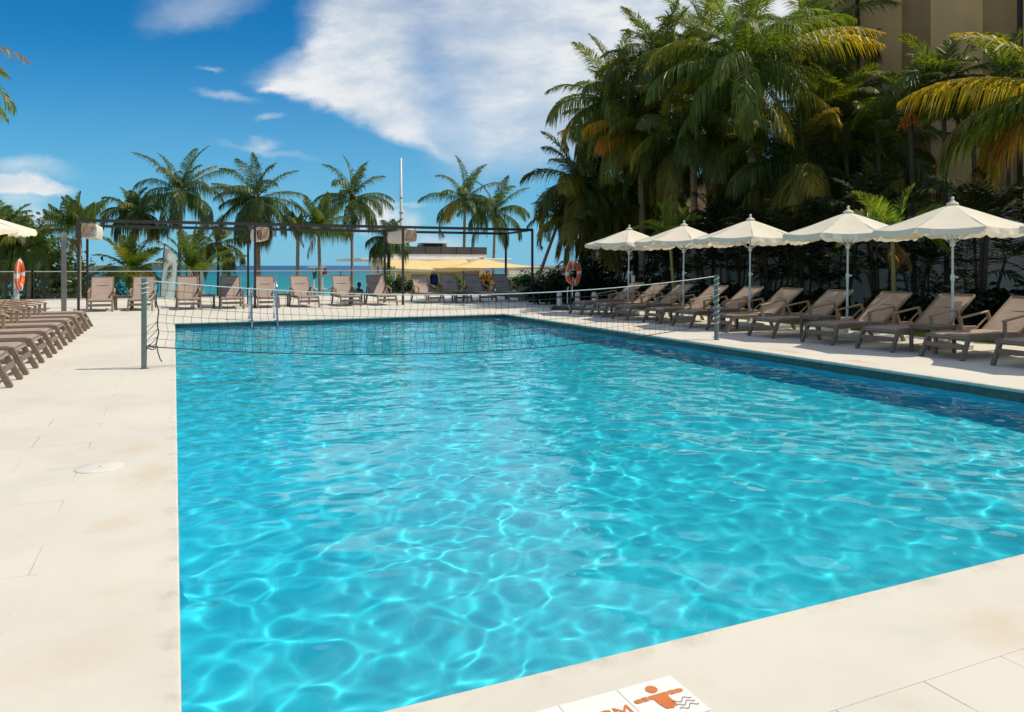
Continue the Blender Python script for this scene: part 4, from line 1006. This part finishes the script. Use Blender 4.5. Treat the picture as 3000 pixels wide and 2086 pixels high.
shrub('dark_shrub', 'big shade-dark shrub mass standing in for clutter behind the leftmost white bollard', (W(1625, 24.0), 24.0, 0), [(0, 0, .55, .75, .5, .55), (.9, .2, .45, .6, .5, .5), (-.5, .3, .4, .5, .4, .4)], 1600, .16, DG, 83, group='dark shrubs along the garden wall')  # shrub mass added in place of dark clutter by the bollards
shrub('dark_shrub', 'tall shrub with shade-darkened leaves behind the right lifebuoy', (W(1720, 24.4), 24.4, 0), [(0, 0, .9, .6, .5, .9), (.7, .3, .8, .6, .5, .8)], 1800, .16, DG, 84, group='dark shrubs along the garden wall')
# broad-leaved trees at the far left
shrub('seagrape_tree', 'wide broad-leaved green tree behind the far left lifebuoy and grey post', (W(110, 39), 39, -1.1), [(-1.2, 0, 2.6, 1.9, 1.6, 1.7), (.6, -.3, 2.3, 1.6, 1.4, 1.4), (-2.6, .4, 2.2, 1.4, 1.4, 1.5), (-.6, .2, 3.8, 1.3, 1.2, .95), (1.5, -.2, 1.7, 1.0, 1.0, 1.0), (.2, -.5, 1.2, 1.6, 1.0, .8)], 5200, .22, BG, 91, 'tree', stems=10)
shrub('seagrape_tree', 'lower broad-leaved green bush behind the left pergola posts', (W(232, 38), 38, -1.1), [(0, 0, 1.3, .95, .9, 1.1), (-.8, .2, 1.9, .7, .7, .7), (.5, 0, .8, .6, .6, .6)], 1900, .20, BG, 92, 'tree', stems=6)
shrub('casuarina_bush', 'hazy dark green bush left of the low bushy palm by the fence', (W(322, 40), 40, -1.1), [(0, 0, 1.5, .45, .4, 1.2), (.4, 0, 1.0, .5, .4, .8)], 1400, .12, [(.03, .07, .04), (.02, .05, .03)], 93)
shrub('green_shrub', 'bright green shrub at the left corner of the pavilion, behind the eighth far lounger', (W(1130, 37.6), 37.6, -1), [(0, 0, 1.35, .55, .5, .85), (.5, -.1, 1.1, .5, .4, .7), (-.5, .1, 1.4, .4, .4, .5)], 1700, .15, [(.13, .22, .03), (.07, .15, .02), (.2, .26, .04)], 94)
shrub('green_shrub', 'dark green shrub beside the left awning pole', (W(1175, 36.0), 36.0, 0), [(0, 0, .42, .5, .4, .45), (.6, 0, .35, .45, .4, .35)], 1000, .13, DG + BG[:1], 95)
shrub('green_shrub', 'thin light green shrub between the ninth and tenth far loungers', (W(1275, 36), 36, 0), [(0, 0, .6, .3, .3, .6), (.15, 0, .3, .3, .3, .3)], 600, .13, [(.16, .2, .05), (.2, .2, .07)], 96)
shrub('green_shrub', 'small green shrub between the tenth and eleventh far loungers', (W(1343, 36), 36, 0), [(0, 0, .45, .3, .3, .42)], 420, .12, [(.08, .16, .03), (.14, .2, .04)], 97)
shrub('croton_bush', 'orange-brown croton bush between the two rightmost far loungers', (W(1422, 35.8), 35.8, 0), [(0, 0, .5, .42, .35, .5), (.1, 0, .8, .3, .3, .3)], 800, .16, [(.42, .22, .03), (.30, .13, .03), (.36, .26, .05)], 98)
shrub('green_shrub', 'ferny green shrub right of the far pergola corner by the white wall', (W(1545, 32.5), 32.5, 0), [(0, 0, .6, .8, .5, .6), (1.0, .3, .7, .7, .5, .65), (-.7, .2, .5, .6, .4, .45)], 1500, .14, BG, 99)
shrub('green_shrub', 'green shrub behind the right pergola posts, left of the lifebuoy', (W(1620, 30.5), 30.5, 0), [(0, 0, .6, .7, .5, .6), (.6, .3, .9, .6, .5, .6)], 1300, .14, BG[:2] + DG, 100)
t = thing('planter', 'square grey planter box at the right end of the far lounger row', 'planter', (W(1541, 27.1), 27.1, 0))
a = MB(); a.box((0, 0, .28), (.48, .48, .56), bev=.01); auto_smooth(a.build('box', M_grey, t))
a = MB(); a.box((0, 0, .565), (.43, .43, .02)); a.build('soil', M_soil, t)
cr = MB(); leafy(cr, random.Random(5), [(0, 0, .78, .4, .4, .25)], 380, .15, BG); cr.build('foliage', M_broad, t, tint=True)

# ------------------------------------------------------------------ garden wall and hotel
t = thing('garden_wall', 'plain pale plaster garden wall in shade behind the right palms', 'wall', (20.2, 0, 0))
a = MB(); a.box((.1, 19, 1.4), (.2, 32, 2.8)); a.build('wall_face', M_plaster, t); a = MB(); a.box((.1, 19, 2.83), (.28, 32.1, .06)); a.build('coping', M_plaster, t)
t = thing('hotel_building', 'tall tan hotel wall of folded vertical panels at upper right', 'building', (26, 0, 0))
a = MB(); HT = 15.2; ys = 11.0; k = 0; pts = []
while ys < 42: pts.append((0 if k % 2 == 0 else -.5, ys)); ys += 1.62; k += 1
HTS = [HT if y < 25 else 6.2 for x, y in pts]
for k, ((x0, y0), (x1, y1)) in enumerate(zip(pts, pts[1:])):
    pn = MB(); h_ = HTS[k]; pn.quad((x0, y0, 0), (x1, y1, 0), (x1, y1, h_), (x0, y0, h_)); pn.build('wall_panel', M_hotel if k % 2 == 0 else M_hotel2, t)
kt = max(i for i, h_ in enumerate(HTS) if h_ == HT) + 1
xk, yk = pts[kt]
a.quad((0, 11, 0), (9, 11, 0), (9, 11, HT), (0, 11, HT)); a.quad((xk, yk, 6.2), (9, yk, 6.2), (9, yk, HT), (xk, yk, HT)); a.quad((9, pts[-1][1], 0), (pts[-1][0], pts[-1][1], 0), (pts[-1][0], pts[-1][1], 6.2), (9, pts[-1][1], 6.2))
a.poly([(x, y, HT) for x, y in pts[:kt + 1]] + [(9, yk, HT), (9, 11, HT)]); a.poly([(x, y, 6.2) for x, y in pts[kt:]] + [(9, pts[-1][1], 6.2), (9, yk, 6.2)]); a.build('wall', M_hotel, t)
for i, (x, y) in enumerate(pts):
    if i % 4 == 3 and HTS[i] == HT: a = MB(); a.box((x - .03, y, HT / 2 + 1), (.10, .13, HT - 2)); a.build('dark_slot', mat('slot_dark', (.03, .018, .012)) if 'slot_dark' not in bpy.data.materials else bpy.data.materials['slot_dark'], t)
for i in range(0, len(pts) - 1):
    (x0, y0), (x1, y1) = pts[i], pts[i + 1]
    a = MB(); h_ = HTS[i]; a.bar((x0 - .02, y0, h_ + .1), (x1 - .02, y1, h_ + .1), .3, .2)
    if i % 2 == 0: a.build('parapet', M_hotel, t)

# ------------------------------------------------------------------ pavilion on the beach
PYY = 42.0; x0, x1 = W(1153, PYY), W(1425, PYY); zp1, zp0, zs1, zs0 = 2.48, 2.04, 1.80, 1.64; dp = 5.4
t = thing('beach_pavilion', 'white flat-roofed beach pavilion with a dark grey parapet beyond the glass fence', 'building', (x0, PYY, -1.1))
def rel(z): return z + 1.1
w_ = x1 - x0
a = MB(); a.box((w_ / 2, dp / 2, rel(zs0) / 2), (w_, dp, rel(zs0))); a.build('wall', M_pale, t)
a = MB(); a.box((w_ / 2 - .35, dp / 2 + .1, rel((zs0 + zs1) / 2)), (W(1482, PYY) - W(1043, PYY), dp + 1.6, zs1 - zs0), bev=.02); a.build('roof_slab', M_white, t)
a = MB(); a.box((w_ / 2, dp / 2, rel((zs1 + zp0) / 2)), (w_ - .02, dp - .02, zp0 - zs1)); a.build('roof_band', M_white, t)
a = MB(); a.box((w_ / 2, dp / 2, rel((zp1 + zp0) / 2)), (w_ + .04, dp + .04, zp1 - zp0)); a.build('parapet', M_slate, t)
for k in range(1, 6): a = MB(); a.box((w_ * k / 6, -.03, rel((zp1 + zp0) / 2)), (.02, .02, zp1 - zp0 - .02)); a.build('parapet_joint', M_dark, t)
a = MB(); a.poly([(2.2, 1.6, rel(zp1)), (4.0, 1.6, rel(zp1)), (4.0, 3, rel(zp1)), (2.2, 3, rel(zp1))]); a.box((3.0, 2.2, rel(zp1 + .1)), (1.5, 1.2, .2)); a.bar((2.0, 1.5, rel(zp1 + .23)), (3.6, 1.5, rel(zp1 + .23)), .9, .04, bev=.01); a.build('rooftop_unit', M_grey, t)
for (yy, z0, z1, ww) in ((3.6, .95, 1.32, .35), (2.2, 1.08, 1.26, .45), (1.5, 1.08, 1.26, .45), (.8, 1.08, 1.26, .4)):
    a = MB(); a.box((-.012, yy, rel((z0 + z1) / 2)), (.03, ww, z1 - z0)); a.build('window', M_glassdark, t)
a = MB(); a.box((w_ * .62, -.015, rel(.1)), (2.6, .03, 2.0)); a.build('serving_shutter', mat('shutter_grey', (.42, .40, .33), rough=.7), t)
a = MB(); a.box((w_ * .90, -.017, rel(.0)), (.5, .03, 2.1)); a.build('door', mat('door_orange', (.55, .30, .16), rough=.6), t)
# awning and square parasol in front of it
AY = 39.0
t = thing('shade_awning', 'wide sagging yellow shade awning on a white pole in front of the pavilion', 'awning', (W(1157, AY), AY, -1.1))
xa, xb = 0, W(1408, AY) - W(1157, AY); za = ZAT(1157, 785, AY) + 1.1
def aw(u, v): return (xa + (xb - xa) * u, 2.6 * v, za + (ZAT(1290, 758, AY + 2.6) + 1.1 - za) * v - .10 * math.sin(PI * u) * (1 - v) - .16 * math.sin(PI * v) * .5 + .05 * math.sin(u * 9) * v)
a = MB(); a.grid(aw, 30, 12); a.grid(lambda u, v: tuple(np.add(aw(u, 0), (0, -.01, -.14 * v))), 30, 1); a.build('cloth', M_awning, t, smooth=True)
for u in (0, 1):
    a = MB(); a.tube([(xa + (xb - xa) * u, .05, 0), (xa + (xb - xa) * u, .05, za + .1)], .055, 8); a.build('pole', M_white, t)
t = thing('square_parasol', 'pointed yellow square parasol to the right of the awning', 'parasol', (W(1412, AY - .6), AY - .6, -1.1))
xl, xr = W(1290, AY) - W(1412, AY), W(1552, AY) - W(1412, AY); zap, ze = ZAT(1415, 757, AY) + 1.1, ZAT(1500, 783, AY) + 1.1
a = MB(); cs = [(xl, -1.7, ze), (xr, -1.7, ze + .05), (xr, 1.9, ze + .1), (xl, 1.9, ze)]
for k in range(4):
    p_, q_ = Vector(cs[k]), Vector(cs[(k + 1) % 4]); ap = Vector((0, 0, zap))
    a.grid(lambda u, v: tuple(ap.lerp(p_.lerp(q_, u), v) - Vector((0, 0, .10 * math.sin(PI * v) + .05 * math.sin(PI * u) * v))), 10, 10)
a.build('canopy', M_awning, t, smooth=True)
a = MB(); a.tube([(0, 0, 0), (0, 0, zap)], .05, 8); a.build('pole', M_white, t)
a = MB(); a.box((0, 0, zap + .02), (.3, .25, .04)); a.build('vent_cap', M_grey, t)
t = thing('beach_wall', 'low white wall beyond the fence right of the pavilion', 'wall', (W(1490, 40.5), 40.5, -1.1))
a = MB(); a.box((4.2, .1, 1.2), (8.4, .25, 2.4)); a.build('wall_face', M_white, t); a = MB(); a.box((4.2, .1, 2.42), (8.5, .33, .06)); a.build('coping', M_pale, t)
# mast
t = thing('flag_mast', 'tall slim white mast rising behind the pavilion', 'mast', (W(1175, 52), 52, -1.2))
zt_ = ZAT(1173, 463, 52) + 1.2
a = MB(); a.tube([(0, 0, 0), (0, 0, zt_ * .62), (0, 0, zt_)], [.13, .10, .06], 10); a.build('pole', M_white, t, smooth=True)
a = MB(); a.lathe([(.14, zt_ * .62 - .05), (.14, zt_ * .62 + .05)], 10); a.lathe([(.12, zt_ * .72), (.12, zt_ * .72 + .06)], 10); a.tube([(-.12, -.12, .5), (-.12, -.12, zt_ - .2)], .012, 5); a.build('fittings', M_grey, t)

# banners
def banner(label, Y, pb, ptop, edge, logo, z0=0.0):
    z = lambda px, py: ZAT(px, py, Y)
    x = lambda px: W(px, Y)
    t = thing('feather_banner', label, 'banner', (x(pb[0]), Y, 0), 0, 'pale feather banners by the glass fence')
    X0 = x(pb[0]); P = lambda px, py, o=0: (x(px) - X0, o, z(px, py))
    a = MB(); a.tube([P(*pb), P(*ptop)], .022, 8); a.build('pole', M_dark, t)
    a = MB(); a.lathe([(.2, z0), (.2, z0 + .02), (.03, z0 + .05)], 12); a.build('base', M_slate, t)
    a = MB(); n = len(edge) - 1
    def sail(u, v):
        f = v * n; i = min(int(f), n - 1); q = f - i
        ex = edge[i][0] + (edge[i + 1][0] - edge[i][0]) * q; ey = edge[i][1] + (edge[i + 1][1] - edge[i][1]) * q
        l0 = (ptop[0] + (pb[0] - ptop[0]) * v, ptop[1] + 12 + (pb[1] - ptop[1] - 12) * v)
        p = P(l0[0] + (ex - l0[0]) * u, l0[1] + (ey - l0[1]) * u); return (p[0], -.01 - .05 * math.sin(PI * u) * math.sin(3 * v + .6) + .02 * math.sin(u * 6 + v * 9), p[2])
    a.grid(sail, 12, 40); sl = a.build('sail', M_banner, t, smooth=True)
    if ptop[1] < 720: a = MB(); pt = P(*ptop); a.lathe([(.02, 0), (.10, .03), (.10, .05), (.02, .08)], 10, pt); a.build('cap', M_whitep, t)
    if logo:
        a = MB()
        for stroke in logo:
            pts = []
            for (u, v) in stroke: p = sail(u, v); pts.append((p[0], p[1] - .03, p[2]))
            a.tube(pts, .014, 5)
        a.build('emblem', mat('ink', (.06, .075, .08)), t)
lg = [[(.42, .50), (.55, .47), (.66, .50), (.6, .53)], [(.5, .46), (.52, .56)], [(.62, .45), (.70, .52), (.66, .58)], [(.36, .55), (.5, .54), (.72, .55)], [(.40, .58), (.48, .60), (.44, .64), (.58, .62), (.70, .65)], [(.55, .57), (.58, .67)], [(.38, .66), (.52, .69), (.7, .68)], [(.66, .59), (.74, .63)], [(.42, .61), (.38, .70)]]
banner('pale feather banner with a dark scribbled emblem between the second and third far loungers', 36.3, (468, 884), (482, 714), [(488, 724), (503, 736), (515, 755), (518, 775), (515, 820), (509, 884)], lg)
banner('second pale feather banner, plain, behind the young bushy palm', 39.2, (545, 928), (547, 742), [(560, 746), (580, 756), (589, 778), (594, 800), (598, 840), (606, 915)], None, -1.1)

# lifeguard stand with flags
LY = 45.0
t = thing('lifeguard_post', 'white T-shaped lifeguard post with a green and a red flag on the beach', 'post', (W(932, LY), LY, -1.15))
zz = ZAT(930, 782, LY) + 1.15
a = MB(); a.tube([(-.25, 0, 0), (-.25, 0, zz)], .035, 8); a.tube([(.25, 0, 0), (.25, 0, zz)], .035, 8); a.build('pole', M_white, t)
a = MB(); a.bar((-.56, 0, zz), (.4, 0, zz), .08, .06); a.build('crossbar', M_white, t)
a = MB(); a.box((.15, -.2, zz - 1.28), (1.4, .5, .06)); a.bar((-.5, -.2, 0), (-.4, -.2, zz - 1.3), .05, .05); a.bar((.8, -.2, 0), (.7, -.2, zz - 1.3), .05, .05); a.build('platform', M_white, t)
for sx_, c_, nm in ((-.34, (.015, .20, .12), 'green'), (.22, (.35, .02, .04), 'red')):
    a = MB(); a.grid(lambda u, v: (sx_ + .26 * u + .05 * v, -.05 + .06 * math.sin(u * 4 + v * 5), zz - .1 - (.65 if nm == 'green' else .4) * v * (1 - .25 * u)), 8, 10)
    a.build('flag', fabric('flag_%s' % nm, c_, .3), t, smooth=True)

# person on the beach
t = bpy.data.meshes.new('person')
J = dict(pel=(0, 0, .86), ch=(.0, .02, 1.12), nk=(-.01, .01, 1.33), hd0=(-.015, -.005, 1.42), hd1=(-.02, -.02, 1.52), hd2=(-.02, -.01, 1.60),
         sl=(-.15, 0, 1.28), el=(-.24, -.06, 1.06), wl=(-.16, -.22, 1.20), hl=(-.12, -.26, 1.29), fl=(-.10, -.27, 1.36), sr=(.15, .02, 1.28), er=(.23, .06, 1.03), wr=(.20, -.02, .82), hr=(.19, -.05, .74), fr=(.185, -.06, .67),
         h1=(-.085, 0, .80), k1=(-.09, -.03, .46), a1=(-.09, .02, .08), t1=(-.10, -.12, .03), h2=(.085, 0, .80), k2=(.10, -.02, .46), a2=(.10, .03, .08), t2=(.115, -.11, .03))
RR = dict(pel=.125, ch=.13, nk=.05, hd0=.068, hd1=.088, hd2=.06, sl=.062, el=.042, wl=.03, hl=.034, fl=.014, sr=.062, er=.042, wr=.03, hr=.034, fr=.014, h1=.095, k1=.06, a1=.042, t1=.03, h2=.095, k2=.06, a2=.042, t2=.03)
ED = [('pel', 'ch'), ('ch', 'nk'), ('nk', 'hd0'), ('hd0', 'hd1'), ('hd1', 'hd2'), ('ch', 'sl'), ('sl', 'el'), ('el', 'wl'), ('wl', 'hl'), ('hl', 'fl'), ('ch', 'sr'), ('sr', 'er'), ('er', 'wr'), ('wr', 'hr'), ('hr', 'fr'), ('pel', 'h1'), ('h1', 'k1'), ('k1', 'a1'), ('a1', 't1'), ('pel', 'h2'), ('h2', 'k2'), ('k2', 'a2'), ('a2', 't2')]
ks = list(J); t.from_pydata([J[k] for k in ks], [(ks.index(a), ks.index(b_)) for a, b_ in ED], [])
po = bpy.data.objects.new('person', t); COL.objects.link(po)
md = po.modifiers.new('skin', 'SKIN'); sm = po.modifiers.new('sub', 'SUBSURF'); sm.levels = sm.render_levels = 2; md.use_smooth_shade = True
for i, k in enumerate(ks): t.skin_vertices[0].data[i].radius = (RR[k], RR[k]); t.skin_vertices[0].data[i].use_root = (k == 'pel')
t.materials.append(M_cloth)
zf = -1.1; PYP = 38.2
po.location = (W(1052, PYP), PYP, zf); po.rotation_euler = (0, 0, RAD(-50))
tag(po, 'person in dark swimwear standing on the beach, one hand raised to the face', 'person')
hm = MB(); hm.lathe([(.07, 1.38), (.098, 1.46), (.102, 1.54), (.08, 1.61), (.03, 1.645), (.004, 1.648)], 14, (-.012, .025, 0)); hm.build('hair', M_dark, po, smooth=True)
hm = MB()
for s in (-1, 1): hm.lathe([(.006, -.005), (.009, 0), (.006, .005)], 8, (-.02 + s * .033, -.105, 1.53))
hm.lathe([(.004, -.02), (.016, -.01), (.006, .02)], 8, (-.02, -.112, 1.50)); hm.build('face', M_dark, po, smooth=True)

S.render.film_transparent = False
